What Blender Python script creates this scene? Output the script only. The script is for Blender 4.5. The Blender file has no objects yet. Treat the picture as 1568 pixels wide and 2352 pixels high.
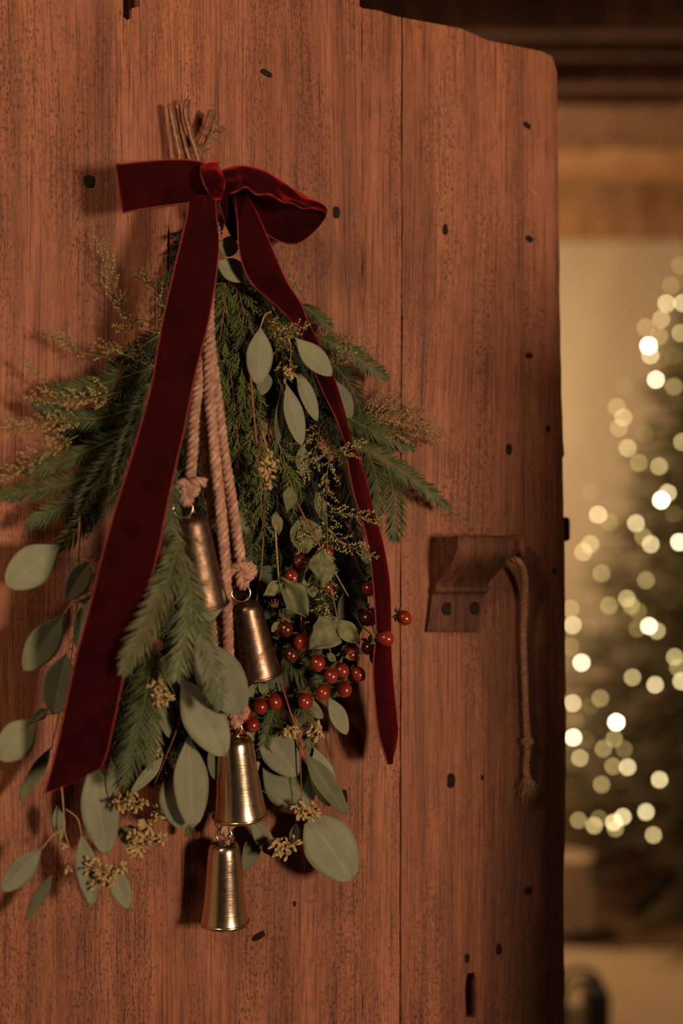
import bpy, bmesh, math, random
from mathutils import Vector, Matrix, noise as mnoise
rnd = random.Random(7)
scene = bpy.context.scene
C = scene.collection

# ------------------------------------------------------------------ camera
W, H, F = 1568.0, 2352.0, 50.0 / 24.0 * 1568.0
CAM = Vector((0.0, 0.0, 1.40))
TH = math.radians(24.0)                       # the open door stands turned away to the right
D0 = Vector((0.0, 1.38, 1.40))                # a point on the door's face
N = Vector((math.sin(TH), -math.cos(TH), 0))  # the door's normal, towards the viewer
U = Vector((math.cos(TH), math.sin(TH), 0))

def ray(px, py):
    return Vector(((px - W / 2) / F, 1.0, (H / 2 - py) / F))
def P(px, py, d=0.0):
    """the point d metres in front of the door that photograph pixel (px,py) shows"""
    r = ray(px, py)
    t = (d + (D0 - CAM).dot(N)) / r.dot(N)
    return CAM + r * t
def at(px, py, y):
    """the point at distance y from the viewer"""
    return CAM + ray(px, py) * y
def L(px, py, d=0.0):
    """P in the door's own coordinates"""
    v = P(px, py, d) - D0
    return Vector((v.dot(U), -v.dot(N), v.z))
def mpp(p):
    return p.y / F

cam_d = bpy.data.cameras.new('camera'); cam = bpy.data.objects.new('camera', cam_d); C.objects.link(cam)
cam.location = CAM; cam.rotation_euler = (math.radians(90), 0, 0)
cam_d.sensor_fit = 'HORIZONTAL'; cam_d.sensor_width = 24.0; cam_d.lens = 50.0
cam_d.clip_start = 0.05; cam_d.clip_end = 50
cam_d.dof.use_dof = True
cam_d.dof.focus_distance = P(740, 1400, 0.05).y
cam_d.dof.aperture_fstop = 2.2
scene.camera = cam

# ------------------------------------------------------------------ world, lamps, exposure
wd = bpy.data.worlds.new('world'); scene.world = wd; wd.use_nodes = True
bg = wd.node_tree.nodes['Background']; bg.inputs[0].default_value = (1.0, 0.72, 0.48, 1); bg.inputs[1].default_value = 0.012

def area(name, loc, target, size, sizey, power, col):
    l = bpy.data.lights.new(name, 'AREA'); l.shape = 'RECTANGLE'; l.size = size; l.size_y = sizey
    l.energy = power; l.color = col
    o = bpy.data.objects.new(name, l); C.objects.link(o); o.location = loc
    o.rotation_euler = (Vector(target) - Vector(loc)).to_track_quat('-Z', 'Y').to_euler()
    return o
WARM = (1.0, 0.74, 0.46)
area('hall_lamp', (1.45, -0.62, 1.38), (-0.05, 1.38, 1.45), 0.30, 0.34, 44.0, WARM)
area('overhead_fill', (-0.70, -0.10, 2.30), (-0.25, 1.38, 1.85), 0.30, 0.30, 4.6, WARM).data.spread = math.radians(105)  # unseen overhead fill, added to brighten the upper left of the door
pl_ = bpy.data.lights.new('room_lamp', 'POINT'); pl_.energy = 62.0; pl_.color = (1.0, 0.70, 0.40); pl_.shadow_soft_size = 0.12
plo = bpy.data.objects.new('room_lamp', pl_); C.objects.link(plo); plo.location = (0.30, 4.95, 1.70)
scene.view_settings.view_transform = 'Standard'
scene.view_settings.look = 'None'
scene.view_settings.gamma = 1.0
scene.view_settings.use_curve_mapping = False
scene.view_settings.exposure = 0.0
scene.cycles.max_bounces = 4; scene.cycles.diffuse_bounces = 2; scene.cycles.glossy_bounces = 3; scene.cycles.adaptive_threshold = 0.06
scene.cycles.caustics_reflective = False; scene.cycles.caustics_refractive = False

# ------------------------------------------------------------------ materials
def nt(name):
    m = bpy.data.materials.new(name); m.use_nodes = True
    t = m.node_tree; b = t.nodes['Principled BSDF']
    return m, t, b
def node(t, typ, **kw):
    n = t.nodes.new(typ)
    for k, v in kw.items():
        if k.startswith('i_'):
            n.inputs[int(k[2:]) if k[2:].isdigit() else k[2:].replace('_', ' ')].default_value = v
        else:
            setattr(n, k, v)
    return n
def link(t, a, b): t.links.new(a, b)
def ramp(t, fac, stops):
    r = t.nodes.new('ShaderNodeValToRGB'); e = r.color_ramp.elements
    while len(e) < len(stops): e.new(0.5)
    for q, (p, c) in zip(e, stops):
        q.position = p; q.color = (*c, 1) if len(c) == 3 else c
    link(t, fac, r.inputs[0]); return r.outputs[0]
def mix(t, fac, a, b, mode='MIX'):
    m = t.nodes.new('ShaderNodeMix'); m.data_type = 'RGBA'; m.blend_type = mode
    for s, v in ((m.inputs[0], fac), (m.inputs[6], a), (m.inputs[7], b)):
        if hasattr(v, 'links'): link(t, v, s)
        else: s.default_value = v if isinstance(v, float) else (*v, 1)
    return m.outputs[2]
def math_(t, op, a, b=0.0, clamp=False):
    m = t.nodes.new('ShaderNodeMath'); m.operation = op; m.use_clamp = clamp
    for s, v in ((m.inputs[0], a), (m.inputs[1], b)):
        if hasattr(v, 'links'): link(t, v, s)
        else: s.default_value = v
    return m.outputs[0]
def scaled_noise(t, co, sc, scale=1.0, detail=4.0, rough=0.55, dist=0.0):
    mp = t.nodes.new('ShaderNodeMapping'); mp.inputs['Scale'].default_value = sc; link(t, co, mp.inputs[0])
    n = node(t, 'ShaderNodeTexNoise', i_Scale=scale, i_Detail=detail, i_Roughness=rough, i_Distortion=dist)
    link(t, mp.outputs[0], n.inputs['Vector']); return n.outputs[0]
def bump(t, b, h, strength, dist):
    n = node(t, 'ShaderNodeBump', i_Strength=strength, i_Distance=dist); link(t, h, n.inputs['Height'])
    link(t, n.outputs[0], b.inputs['Normal'])

def wood_mat(name, dark, mid, light, grain=1.0, fleck=1.0, rough=0.62, grime_shade=False):
    m, t, b = nt(name)
    tc = node(t, 'ShaderNodeTexCoord'); oi = node(t, 'ShaderNodeObjectInfo')
    off = node(t, 'ShaderNodeVectorMath', operation='SCALE'); off.inputs[0].default_value = (3.1, 0.0, 9.7)
    link(t, oi.outputs['Random'], off.inputs['Scale'])
    add = node(t, 'ShaderNodeVectorMath', operation='ADD'); link(t, tc.outputs['Object'], add.inputs[0]); link(t, off.outputs[0], add.inputs[1])
    co0 = add.outputs[0]
    # the grain lines wander sideways
    wn = scaled_noise(t, co0, (4.0, 3.0, 0.9), 1.0, 1.0)
    ww = math_(t, 'MULTIPLY', math_(t, 'SUBTRACT', wn, 0.5), 0.055)
    cmb = node(t, 'ShaderNodeCombineXYZ'); link(t, ww, cmb.inputs[0])
    add2 = node(t, 'ShaderNodeVectorMath', operation='ADD'); link(t, co0, add2.inputs[0]); link(t, cmb.outputs[0], add2.inputs[1])
    co = add2.outputs[0]
    g1 = scaled_noise(t, co, (46 * grain, 14, 1.1), 1.0, 3.0, 0.62)
    g2 = scaled_noise(t, co, (430 * grain, 60, 9.0), 1.0, 2.0, 0.65)
    broad = scaled_noise(t, co, (9, 4, 2.6), 1.0, 2.0, 0.6)
    base = ramp(t, g1, [(0.28, dark), (0.50, mid), (0.72, light)])
    fine = ramp(t, g2, [(0.32, (0.40, 0.34, 0.31)), (0.49, (1, 1, 1)), (0.72, (1.20, 1.15, 1.10))])
    col = mix(t, 0.9, base, fine, 'MULTIPLY')
    col = mix(t, 0.7, col, ramp(t, broad, [(0.28, (0.62, 0.52, 0.50)), (0.5, (1, 1, 1)), (0.72, (1.28, 1.24, 1.16))]), 'MULTIPLY')
    mot = scaled_noise(t, co, (150 * grain, 40, 48), 1.0, 2.0, 0.7)
    col = mix(t, 0.55, col, ramp(t, mot, [(0.30, (0.60, 0.55, 0.53)), (0.52, (1, 1, 1)), (0.70, (1.22, 1.18, 1.12))]), 'MULTIPLY')
    # short dark pores in drifts
    pf = scaled_noise(t, co, (600 * grain, 90, 190.0), 1.0, 1.0, 0.65)
    pm = scaled_noise(t, co, (24, 9, 4.2), 1.0, 2.0, 0.65)
    pf2 = scaled_noise(t, co, (330 * grain, 60, 210.0), 1.0, 2.0, 0.6)
    pores = math_(t, 'MULTIPLY', ramp(t, pf, [(0.55, (0, 0, 0)), (0.64, (1, 1, 1))]), ramp(t, pm, [(0.40, (0.15,) * 3), (0.60, (1, 1, 1))]))
    specks = math_(t, 'MULTIPLY', ramp(t, pf2, [(0.58, (0, 0, 0)), (0.66, (1, 1, 1))]), ramp(t, pm, [(0.48, (0,) * 3), (0.62, (1, 1, 1))]))
    pores = math_(t, 'MULTIPLY', math_(t, 'MAXIMUM', pores, specks), 0.78 * fleck, True)
    col = mix(t, pores, col, tuple(c * 0.20 for c in dark))
    if grime_shade:   # blotchy handled patina around the latch edge, deepened to put shade into the colour
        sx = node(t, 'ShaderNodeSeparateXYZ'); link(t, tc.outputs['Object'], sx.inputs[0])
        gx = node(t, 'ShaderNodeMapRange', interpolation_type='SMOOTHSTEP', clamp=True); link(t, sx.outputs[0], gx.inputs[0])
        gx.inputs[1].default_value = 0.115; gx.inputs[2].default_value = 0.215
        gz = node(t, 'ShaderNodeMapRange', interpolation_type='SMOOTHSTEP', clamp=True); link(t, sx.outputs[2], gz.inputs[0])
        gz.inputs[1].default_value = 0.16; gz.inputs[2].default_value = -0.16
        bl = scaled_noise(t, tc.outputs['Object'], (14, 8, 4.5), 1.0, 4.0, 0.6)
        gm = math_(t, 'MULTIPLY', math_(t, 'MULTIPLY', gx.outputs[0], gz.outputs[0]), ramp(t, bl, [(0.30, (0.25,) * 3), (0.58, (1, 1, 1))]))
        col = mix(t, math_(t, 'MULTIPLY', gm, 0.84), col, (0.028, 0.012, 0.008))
    link(t, col, b.inputs['Base Color'])
    b.inputs['Roughness'].default_value = rough
    b.inputs['Specular IOR Level'].default_value = 0.35
    hgt = g2
    bump(t, b, hgt, 0.5, 0.0016)
    return m

def plain(name, col, rough=0.6, var=0.25, vs=40.0, metal=0.0, spec=0.4, bumps=0.0):
    m, t, b = nt(name)
    tc = node(t, 'ShaderNodeTexCoord')
    n = scaled_noise(t, tc.outputs['Object'], (vs, vs, vs), 1.0, 3.0)
    link(t, ramp(t, n, [(0.25, tuple(c * (1 - var) for c in col)), (0.75, tuple(min(1, c * (1 + var)) for c in col))]), b.inputs['Base Color'])
    b.inputs['Roughness'].default_value = rough; b.inputs['Metallic'].default_value = metal
    b.inputs['Specular IOR Level'].default_value = spec
    if bumps: bump(t, b, n, bumps, 0.002)
    return m

def velvet_mat():
    m, t, b = nt('burgundy_velvet')
    tc = node(t, 'ShaderNodeTexCoord')
    n = scaled_noise(t, tc.outputs['Object'], (45, 45, 45), 1.0, 3.0)
    f = scaled_noise(t, tc.outputs['Object'], (1500, 1500, 1500), 1.0, 1.0)
    link(t, ramp(t, n, [(0.3, (0.014, 0.0010, 0.0016)), (0.7, (0.028, 0.0019, 0.0027))]), b.inputs['Base Color'])
    b.inputs['Roughness'].default_value = 0.95; b.inputs['Specular IOR Level'].default_value = 0.05
    b.inputs['Sheen Weight'].default_value = 0.9; b.inputs['Sheen Roughness'].default_value = 0.38
    b.inputs['Sheen Tint'].default_value = (0.85, 0.035, 0.05, 1)
    bump(t, b, f, 0.25, 0.0006)
    return m

def leaf_mat(name, ca, cb, vein, rough=0.55, crinkle=0.0, spots=0.0):
    m, t, b = nt(name)
    tc = node(t, 'ShaderNodeTexCoord'); oi = node(t, 'ShaderNodeObjectInfo')
    uv = node(t, 'ShaderNodeSeparateXYZ'); link(t, tc.outputs['UV'], uv.inputs[0])
    n = scaled_noise(t, tc.outputs['Object'], (55, 55, 55), 1.0, 3.0)
    col = ramp(t, n, [(0.3, ca), (0.7, cb)])
    hv = node(t, 'ShaderNodeHueSaturation'); link(t, col, hv.inputs['Color'])
    link(t, math_(t, 'ADD', math_(t, 'MULTIPLY', oi.outputs['Random'], 0.5), 0.75), hv.inputs['Value'])
    col = hv.outputs[0]
    du = math_(t, 'ABSOLUTE', math_(t, 'SUBTRACT', uv.outputs[0], 0.5))
    mid = ramp(t, du, [(0.004, (1, 1, 1)), (0.020, (0, 0, 0))])
    # side veins: slanted stripes across the blade
    st = math_(t, 'FRACT', math_(t, 'SUBTRACT', math_(t, 'MULTIPLY', uv.outputs[1], 11.0), math_(t, 'MULTIPLY', du, 9.0)))
    side = ramp(t, math_(t, 'ABSOLUTE', math_(t, 'SUBTRACT', st, 0.5)), [(0.02, (0.28,) * 3), (0.07, (0, 0, 0))])
    v = math_(t, 'MAXIMUM', mid, side)
    col = mix(t, math_(t, 'MULTIPLY', v, 0.55), col, vein)
    if spots:
        s = scaled_noise(t, tc.outputs['Object'], (260, 260, 260), 1.0, 2.0)
        col = mix(t, math_(t, 'MULTIPLY', ramp(t, s, [(0.68, (0, 0, 0)), (0.74, (1, 1, 1))]), spots), col, (0.10, 0.06, 0.03))
    link(t, col, b.inputs['Base Color'])
    b.inputs['Roughness'].default_value = rough; b.inputs['Specular IOR Level'].default_value = 0.25
    fine = scaled_noise(t, tc.outputs['Object'], (420, 420, 420), 1.0, 2.0)
    bump(t, b, math_(t, 'ADD', math_(t, 'MULTIPLY', fine, 0.25 + crinkle), math_(t, 'MULTIPLY', v, -0.5)), 0.35, 0.0012)
    return m

def rope_mat(name, a, bb, c):
    m, t, b = nt(name)
    tc = node(t, 'ShaderNodeTexCoord')
    n = scaled_noise(t, tc.outputs['UV'], (2.2, 1.0, 1.0), 1.0, 3.0, 0.6)
    f = scaled_noise(t, tc.outputs['Object'], (900, 900, 420), 1.0, 3.0, 0.7)
    col = ramp(t, n, [(0.28, a), (0.50, bb), (0.70, c)])
    col = mix(t, 0.7, col, ramp(t, f, [(0.3, (0.45,) * 3), (0.6, (1.1,) * 3)]), 'MULTIPLY')
    link(t, col, b.inputs['Base Color']); b.inputs['Roughness'].default_value = 0.85
    b.inputs['Specular IOR Level'].default_value = 0.15
    b.inputs['Sheen Weight'].default_value = 0.3; b.inputs['Sheen Tint'].default_value = (1, 0.75, 0.6, 1)
    bump(t, b, f, 0.6, 0.0012)
    return m

def metal_mat(name, bright, patina, amount, rough):
    m, t, b = nt(name)
    tc = node(t, 'ShaderNodeTexCoord')
    n = scaled_noise(t, tc.outputs['Object'], (150, 150, 150), 1.0, 5.0, 0.7)
    r = scaled_noise(t, tc.outputs['Object'], (6, 6, 520), 1.0, 2.0, 0.6)
    fac = ramp(t, n, [(0.62 - amount, (1, 1, 1)), (0.80 - amount * 0.6, (0, 0, 0))])
    link(t, mix(t, fac, patina, bright), b.inputs['Base Color'])
    b.inputs['Metallic'].default_value = 1.0
    link(t, math_(t, 'ADD', math_(t, 'MULTIPLY', n, 0.25), rough - 0.1), b.inputs['Roughness'])
    bump(t, b, math_(t, 'ADD', math_(t, 'MULTIPLY', r, 0.6), math_(t, 'MULTIPLY', n, 0.5)), 0.16, 0.001)
    return m

def berry_mat(name, a, bcol):
    m, t, b = nt(name)
    tc = node(t, 'ShaderNodeTexCoord')
    sx = node(t, 'ShaderNodeSeparateXYZ'); link(t, tc.outputs['Object'], sx.inputs[0])
    n = scaled_noise(t, tc.outputs['Object'], (160, 160, 160), 1.0, 3.0)
    g = math_(t, 'ADD', math_(t, 'MULTIPLY', sx.outputs[2], 70.0), math_(t, 'MULTIPLY', n, 0.9))
    link(t, ramp(t, g, [(0.25, a), (0.95, bcol)]), b.inputs['Base Color'])
    b.inputs['Roughness'].default_value = 0.24; b.inputs['Specular IOR Level'].default_value = 0.5
    b.inputs['Coat Weight'].default_value = 0.6; b.inputs['Coat Roughness'].default_value = 0.12
    return m

def emis(name, col, s):
    m, t, b = nt(name)
    tc = node(t, 'ShaderNodeTexCoord'); n = scaled_noise(t, tc.outputs['Object'], (90, 90, 90), 1.0, 1.0)
    link(t, ramp(t, n, [(0.0, tuple(c * 0.97 for c in col)), (1.0, col)]), b.inputs['Emission Color'])
    b.inputs['Emission Strength'].default_value = s
    b.inputs['Base Color'].default_value = (0.5, 0.45, 0.35, 1)
    m.cycles.emission_sampling = 'NONE'
    return m

M = {}
M['door'] = wood_mat('old_pine_boards', (0.165, 0.053, 0.030), (0.262, 0.088, 0.047), (0.350, 0.128, 0.068), grime_shade=True)
M['latch'] = wood_mat('dark_latch_wood', (0.060, 0.021, 0.012), (0.105, 0.036, 0.020), (0.150, 0.054, 0.030), 0.8, 0.5, 0.75)
M['beam'] = wood_mat('ceiling_timber', (0.040, 0.016, 0.008), (0.075, 0.029, 0.014), (0.110, 0.044, 0.022), 0.3, 0.4, 1.0)
M['board'] = wood_mat('ceiling_board', (0.11, 0.055, 0.032), (0.18, 0.092, 0.054), (0.24, 0.13, 0.075), 0.3, 0.3, 0.9)
M['plate'] = wood_mat('wall_timber', (0.34, 0.175, 0.082), (0.46, 0.25, 0.12), (0.56, 0.32, 0.155), 0.3, 0.3, 0.9)
M['floor'] = wood_mat('floor_boards', (0.10, 0.05, 0.024), (0.17, 0.085, 0.042), (0.24, 0.125, 0.062), 0.3, 0.4)
M['crate'] = wood_mat('crate_wood', (0.09, 0.03, 0.015), (0.17, 0.06, 0.03), (0.24, 0.09, 0.045), 0.4, 0.4)
M['iron'] = plain('black_iron', (0.018, 0.011, 0.008), 0.85, 0.5, 300, 0.0, 0.12, 0.4)
M['velvet'] = velvet_mat()
M['selvedge'] = plain('ribbon_selvedge', (0.20, 0.014, 0.018), 0.7, 0.5, 500)
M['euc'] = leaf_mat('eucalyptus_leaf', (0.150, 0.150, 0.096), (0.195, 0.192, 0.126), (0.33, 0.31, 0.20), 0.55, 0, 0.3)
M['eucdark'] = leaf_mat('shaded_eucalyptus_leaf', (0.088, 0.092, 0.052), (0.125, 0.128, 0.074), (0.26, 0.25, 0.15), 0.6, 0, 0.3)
M['hyp'] = leaf_mat('dry_olive_leaf', (0.110, 0.112, 0.055), (0.200, 0.195, 0.100), (0.28, 0.26, 0.14), 0.65, 0.9, 0.7)
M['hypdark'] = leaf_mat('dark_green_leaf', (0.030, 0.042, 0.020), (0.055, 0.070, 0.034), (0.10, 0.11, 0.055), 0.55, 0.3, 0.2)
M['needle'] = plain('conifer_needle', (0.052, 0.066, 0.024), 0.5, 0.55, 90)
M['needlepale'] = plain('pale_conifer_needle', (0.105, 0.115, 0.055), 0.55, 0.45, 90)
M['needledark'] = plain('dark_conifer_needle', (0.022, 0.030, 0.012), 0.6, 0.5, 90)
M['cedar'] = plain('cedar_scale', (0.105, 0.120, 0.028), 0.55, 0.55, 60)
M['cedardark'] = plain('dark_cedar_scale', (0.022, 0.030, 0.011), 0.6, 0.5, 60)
M['floret'] = plain('dry_yellow_floret', (0.36, 0.255, 0.085), 0.7, 0.4, 130)
M['floretbrown'] = plain('dry_brown_floret', (0.31, 0.180, 0.075), 0.75, 0.4, 130)
M['pod'] = plain('seed_pod_tan', (0.40, 0.275, 0.125), 0.65, 0.4, 200)
M['stemred'] = plain('reddish_stem', (0.20, 0.066, 0.030), 0.5, 0.35, 120)
M['stemtan'] = plain('tan_stem', (0.34, 0.19, 0.090), 0.55, 0.35, 120)
M['stemgreen'] = plain('green_stem', (0.11, 0.105, 0.035), 0.6, 0.35, 120)
M['bark'] = plain('brown_bark_stem', (0.175, 0.068, 0.036), 0.38, 0.5, 160, 0, 0.5, 0.5)
M['rope'] = rope_mat('blush_cotton_rope', (0.27, 0.115, 0.085), (0.47, 0.24, 0.180), (0.74, 0.47, 0.36))
M['twine'] = rope_mat('tan_twine', (0.24, 0.11, 0.06), (0.36, 0.18, 0.10), (0.50, 0.27, 0.16))
M['bell'] = metal_mat('warm_brass', (0.74, 0.55, 0.42), (0.36, 0.22, 0.15), 0.08, 0.20)
M['belldark'] = metal_mat('tarnished_copper', (0.34, 0.215, 0.155), (0.085, 0.050, 0.038), 0.20, 0.34)
M['bellblack'] = metal_mat('blackened_copper', (0.23, 0.145, 0.105), (0.06, 0.036, 0.028), 0.20, 0.45)
M['ring'] = metal_mat('steel_ring', (0.75, 0.62, 0.48), (0.45, 0.33, 0.22), 0.05, 0.25)
M['berry'] = berry_mat('red_berry', (0.150, 0.009, 0.006), (0.250, 0.026, 0.012))
M['berrydark'] = berry_mat('dark_berry', (0.045, 0.007, 0.005), (0.085, 0.013, 0.008))
M['sepal'] = plain('green_sepal', (0.090, 0.090, 0.032), 0.6, 0.4, 200)
M['plaster'] = plain('cream_plaster', (0.66, 0.54, 0.38), 0.9, 0.06, 3.0, 0, 0.2, 0.1)
M['rug'] = plain('cream_rug', (0.52, 0.36, 0.21), 0.95, 0.15, 60, 0, 0.1, 0.4)
M['linen'] = plain('pale_linen', (0.40, 0.27, 0.175), 0.9, 0.15, 20, 0, 0.1, 0.2)
M['treeneedle'] = plain('tree_needle', (0.110, 0.095, 0.032), 0.6, 0.5, 12)
M['blackmetal'] = plain('black_metal', (0.012, 0.010, 0.009), 0.4, 0.3, 50, 0.3)
M['wax'] = plain('candle_wax', (0.48, 0.36, 0.27), 0.6, 0.1, 30)
M['wire'] = plain('green_wire', (0.02, 0.03, 0.012), 0.5, 0.2, 50)

# ------------------------------------------------------------------ mesh helpers
class MB:
    def __init__(s): s.v = []; s.f = []; s.uv = []
    def add(s, verts, faces, uvs=None):
        k = len(s.v); s.v.extend(verts); s.uv.extend(uvs if uvs else [(0, 0)] * len(verts))
        s.f.extend([tuple(i + k for i in f) for f in faces])
    def tube(s, pts, rad, sides=6, caps=True):
        n = len(pts); rs = rad if isinstance(rad, (list, tuple)) else [rad] * n
        vs, uv = [], []; prev = None; ln = 0.0
        for i, p in enumerate(pts):
            tn = (pts[min(i + 1, n - 1)] - pts[max(i - 1, 0)])
            tn = tn.normalized() if tn.length > 1e-9 else Vector((0, 0, 1))
            if prev is None:
                a = Vector((0, 0, 1)) if abs(tn.z) < 0.9 else Vector((1, 0, 0)); prev = a
            x = prev - tn * prev.dot(tn)
            x = x.normalized() if x.length > 1e-6 else tn.orthogonal().normalized()
            prev = x; y = tn.cross(x)
            if i: ln += (p - pts[i - 1]).length
            for k in range(sides):
                a = 2 * math.pi * k / sides
                vs.append(p + (x * math.cos(a) + y * math.sin(a)) * rs[i]); uv.append((k / sides, ln * 100))
        fs = [(i * sides + k, i * sides + (k + 1) % sides, (i + 1) * sides + (k + 1) % sides, (i + 1) * sides + k) for i in range(n - 1) for k in range(sides)]
        if caps: fs += [tuple(range(sides))[::-1], tuple((n - 1) * sides + k for k in range(sides))]
        s.add(vs, fs, uv); return s
    def grid(s, rows, uvs=None):
        n, m = len(rows), len(rows[0])
        vs = [p for r in rows for p in r]
        uv = uvs or [(j / (m - 1), i / (n - 1)) for i in range(n) for j in range(m)]
        s.add(vs, [(i * m + j, i * m + j + 1, (i + 1) * m + j + 1, (i + 1) * m + j) for i in range(n - 1) for j in range(m - 1)], uv); return s
    def box(s, lo, hi):
        x0, y0, z0 = lo; x1, y1, z1 = hi
        v = [Vector(c) for c in ((x0, y0, z0), (x1, y0, z0), (x1, y1, z0), (x0, y1, z0), (x0, y0, z1), (x1, y0, z1), (x1, y1, z1), (x0, y1, z1))]
        s.add(v, [(0, 3, 2, 1), (4, 5, 6, 7), (0, 1, 5, 4), (1, 2, 6, 5), (2, 3, 7, 6), (3, 0, 4, 7)]); return s
    def lathe(s, prof, sides=28, mat=None):
        vs, fs, uv = [], [], []; n = len(prof)
        for i, (r, z) in enumerate(prof):
            for k in range(sides):
                a = 2 * math.pi * k / sides; v = Vector((r * math.cos(a), r * math.sin(a), z))
                vs.append(mat @ v if mat else v); uv.append((k / sides, i / n))
        for i in range(n - 1):
            for k in range(sides):
                fs.append((i * sides + k, i * sides + (k + 1) % sides, (i + 1) * sides + (k + 1) % sides, (i + 1) * sides + k))
        s.add(vs, fs, uv); return s
    def mesh(s, name, mat, org=Vector((0, 0, 0)), smooth=True):
        me = bpy.data.meshes.new(name); me.from_pydata([v - org for v in s.v], [], s.f)
        ul = me.uv_layers.new(name='UVMap')
        vi = [0] * len(me.loops); me.loops.foreach_get('vertex_index', vi)
        ul.data.foreach_set('uv', [c for i in vi for c in s.uv[i]])
        me.polygons.foreach_set('use_smooth', [smooth] * len(me.polygons)); me.materials.append(mat); me.update(); return me

def obj(name, me, parent=None, **props):
    o = bpy.data.objects.new(name, me); C.objects.link(o)
    if parent is not None: o.parent = parent
    for k, v in props.items(): o[k] = v
    return o
def part(mb, name, mat, parent, smooth=True, **props):
    """a part whose vertices were given in world space, hung on the thing (roots are never turned)"""
    org = Vector((0, 0, 0)); q = parent
    while q is not None: org += q.location; q = q.parent
    return obj(name, mb.mesh(name, M[mat], org, smooth), parent, **props)
def thing(name, label, cat, loc, group=None, kind=None):
    o = bpy.data.objects.new(name, None); C.objects.link(o); o.location = loc; o.empty_display_size = 0.02
    o['label'] = label; o['category'] = cat
    if group: o['group'] = group
    if kind: o['kind'] = kind
    return o
def world_loc(o):
    v = Vector((0, 0, 0))
    while o is not None: v += o.location; o = o.parent
    return v

def crom(pts, n):
    """Catmull-Rom through points (tuples or Vectors); n samples"""
    V = [Vector(p) for p in pts]
    if len(V) == 2: return [V[0].lerp(V[1], i / (n - 1)) for i in range(n)]
    V = [V[0] * 2 - V[1]] + V + [V[-1] * 2 - V[-2]]
    out = []; k = len(V) - 3
    for i in range(n):
        t = i / (n - 1) * k; j = min(int(t), k - 1); t -= j
        a, b, c, d = V[j:j + 4]
        out.append(0.5 * ((2 * b) + (c - a) * t + (2 * a - 5 * b + 4 * c - d) * t * t + (3 * b - a - 3 * c + d) * t ** 3))
    return out
def ppath(pts, n):
    return [P(*v) for v in crom(pts, n)]

# ================================================================== THE SETTING
door = bpy.data.objects.new('door_1', None); C.objects.link(door); door.location = D0; door.rotation_euler = (0, 0, TH); door['kind'] = 'structure'
door['label'] = 'old reddish pine plank door standing open with worn arched top'
def plank(outline, holes=(), thick=0.040, seed=1, bev=0.0004):
    rr = random.Random(seed); bm = bmesh.new(); edges = []; outer = []
    for li, loop in enumerate([outline] + list(holes)):
        pts = []
        for i, (a, b) in enumerate(zip(loop, loop[1:] + loop[:1])):
            n = max(1, int(math.dist(a, b) / (45 if li == 0 else 14)))
            for k in range(n):
                t = k / n; j = 0.9 if 0 < k else 0.0
                pts.append((a[0] + (b[0] - a[0]) * t + rr.uniform(-j, j) * 1.2, a[1] + (b[1] - a[1]) * t + rr.uniform(-j, j) * 1.2))
        vs = [bm.verts.new(L(x, y, 0)) for x, y in pts]
        es = [bm.edges.new((vs[i], vs[(i + 1) % len(vs)])) for i in range(len(vs))]
        edges += es
    bmesh.ops.triangle_fill(bm, use_beauty=True, edges=edges)
    bmesh.ops.recalc_face_normals(bm, faces=bm.faces)
    if bm.faces and sum((f.normal.y * f.calc_area() for f in bm.faces)) > 0: bmesh.ops.reverse_faces(bm, faces=bm.faces)
    top = list(bm.faces)
    ret = bmesh.ops.extrude_face_region(bm, geom=top)
    bmesh.ops.translate(bm, verts=[g for g in ret['geom'] if isinstance(g, bmesh.types.BMVert)], vec=(0, thick, 0))
    bmesh.ops.recalc_face_normals(bm, faces=bm.faces)
    rim = [e for e in bm.edges if len(e.link_faces) == 2 and abs(e.verts[0].co.y) < 1e-6 and abs(e.verts[1].co.y) < 1e-6 and any(abs(f.normal.y) < 0.5 for f in e.link_faces)]
    bmesh.ops.bevel(bm, geom=rim, offset=bev, segments=2, profile=0.5, affect='EDGES', clamp_overlap=True)
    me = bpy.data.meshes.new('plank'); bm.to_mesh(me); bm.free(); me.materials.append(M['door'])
    return obj('plank', me, door)
BOT = 4700
planks = [
    plank([(-420, -70), (282, -66), (283, 38), (292, 46), (302, 40), (303, 18), (321, 15), (322, -66), (826, -20), (825, 14), (831, 18), (833, 900), (831, BOT), (-420, BOT)],
          holes=[[(387, 505), (391, 545), (389, 600), (393, 660), (391, 738), (388, 735), (387, 660), (384, 605), (385, 545)]], seed=4),
    plank([(831.6, 18), (870, 24), (906, 36), (921, 39), (922.5, 500), (919, 1300), (914, BOT), (831.6, BOT), (833.6, 900)], seed=5),
    plank([(924.5, 40), (990, 52), (1062, 66), (1120, 93), (1200, 108), (1246, 118), (1268, 130), (1279, 165), (1282, 420), (1287, 800), (1293, 1010),
           (1296, 1045), (1292, 1052), (1297, 1300), (1300, 1590), (1296, 1600), (1300, 1625), (1298, 1900), (1294, 2040), (1297, 2352), (1300, BOT), (916.5, BOT), (921.5, 1300), (925, 500)],
          holes=[[(1073, 2236), (1090, 2234), (1093, 2290), (1091, 2338), (1070, 2336), (1069, 2270)]], seed=6, bev=0.0011)]
# battens across the back
for y in (520, 2270):
    b = MB(); a0 = L(-400, y - 160, 0); a1 = L(1255, y + 160, 0)
    b.box((a0.x, 0.0405, a1.z), (a1.x, 0.075, a0.z)); obj('batten', b.mesh('batten', M['door'], smooth=False), door)

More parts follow.
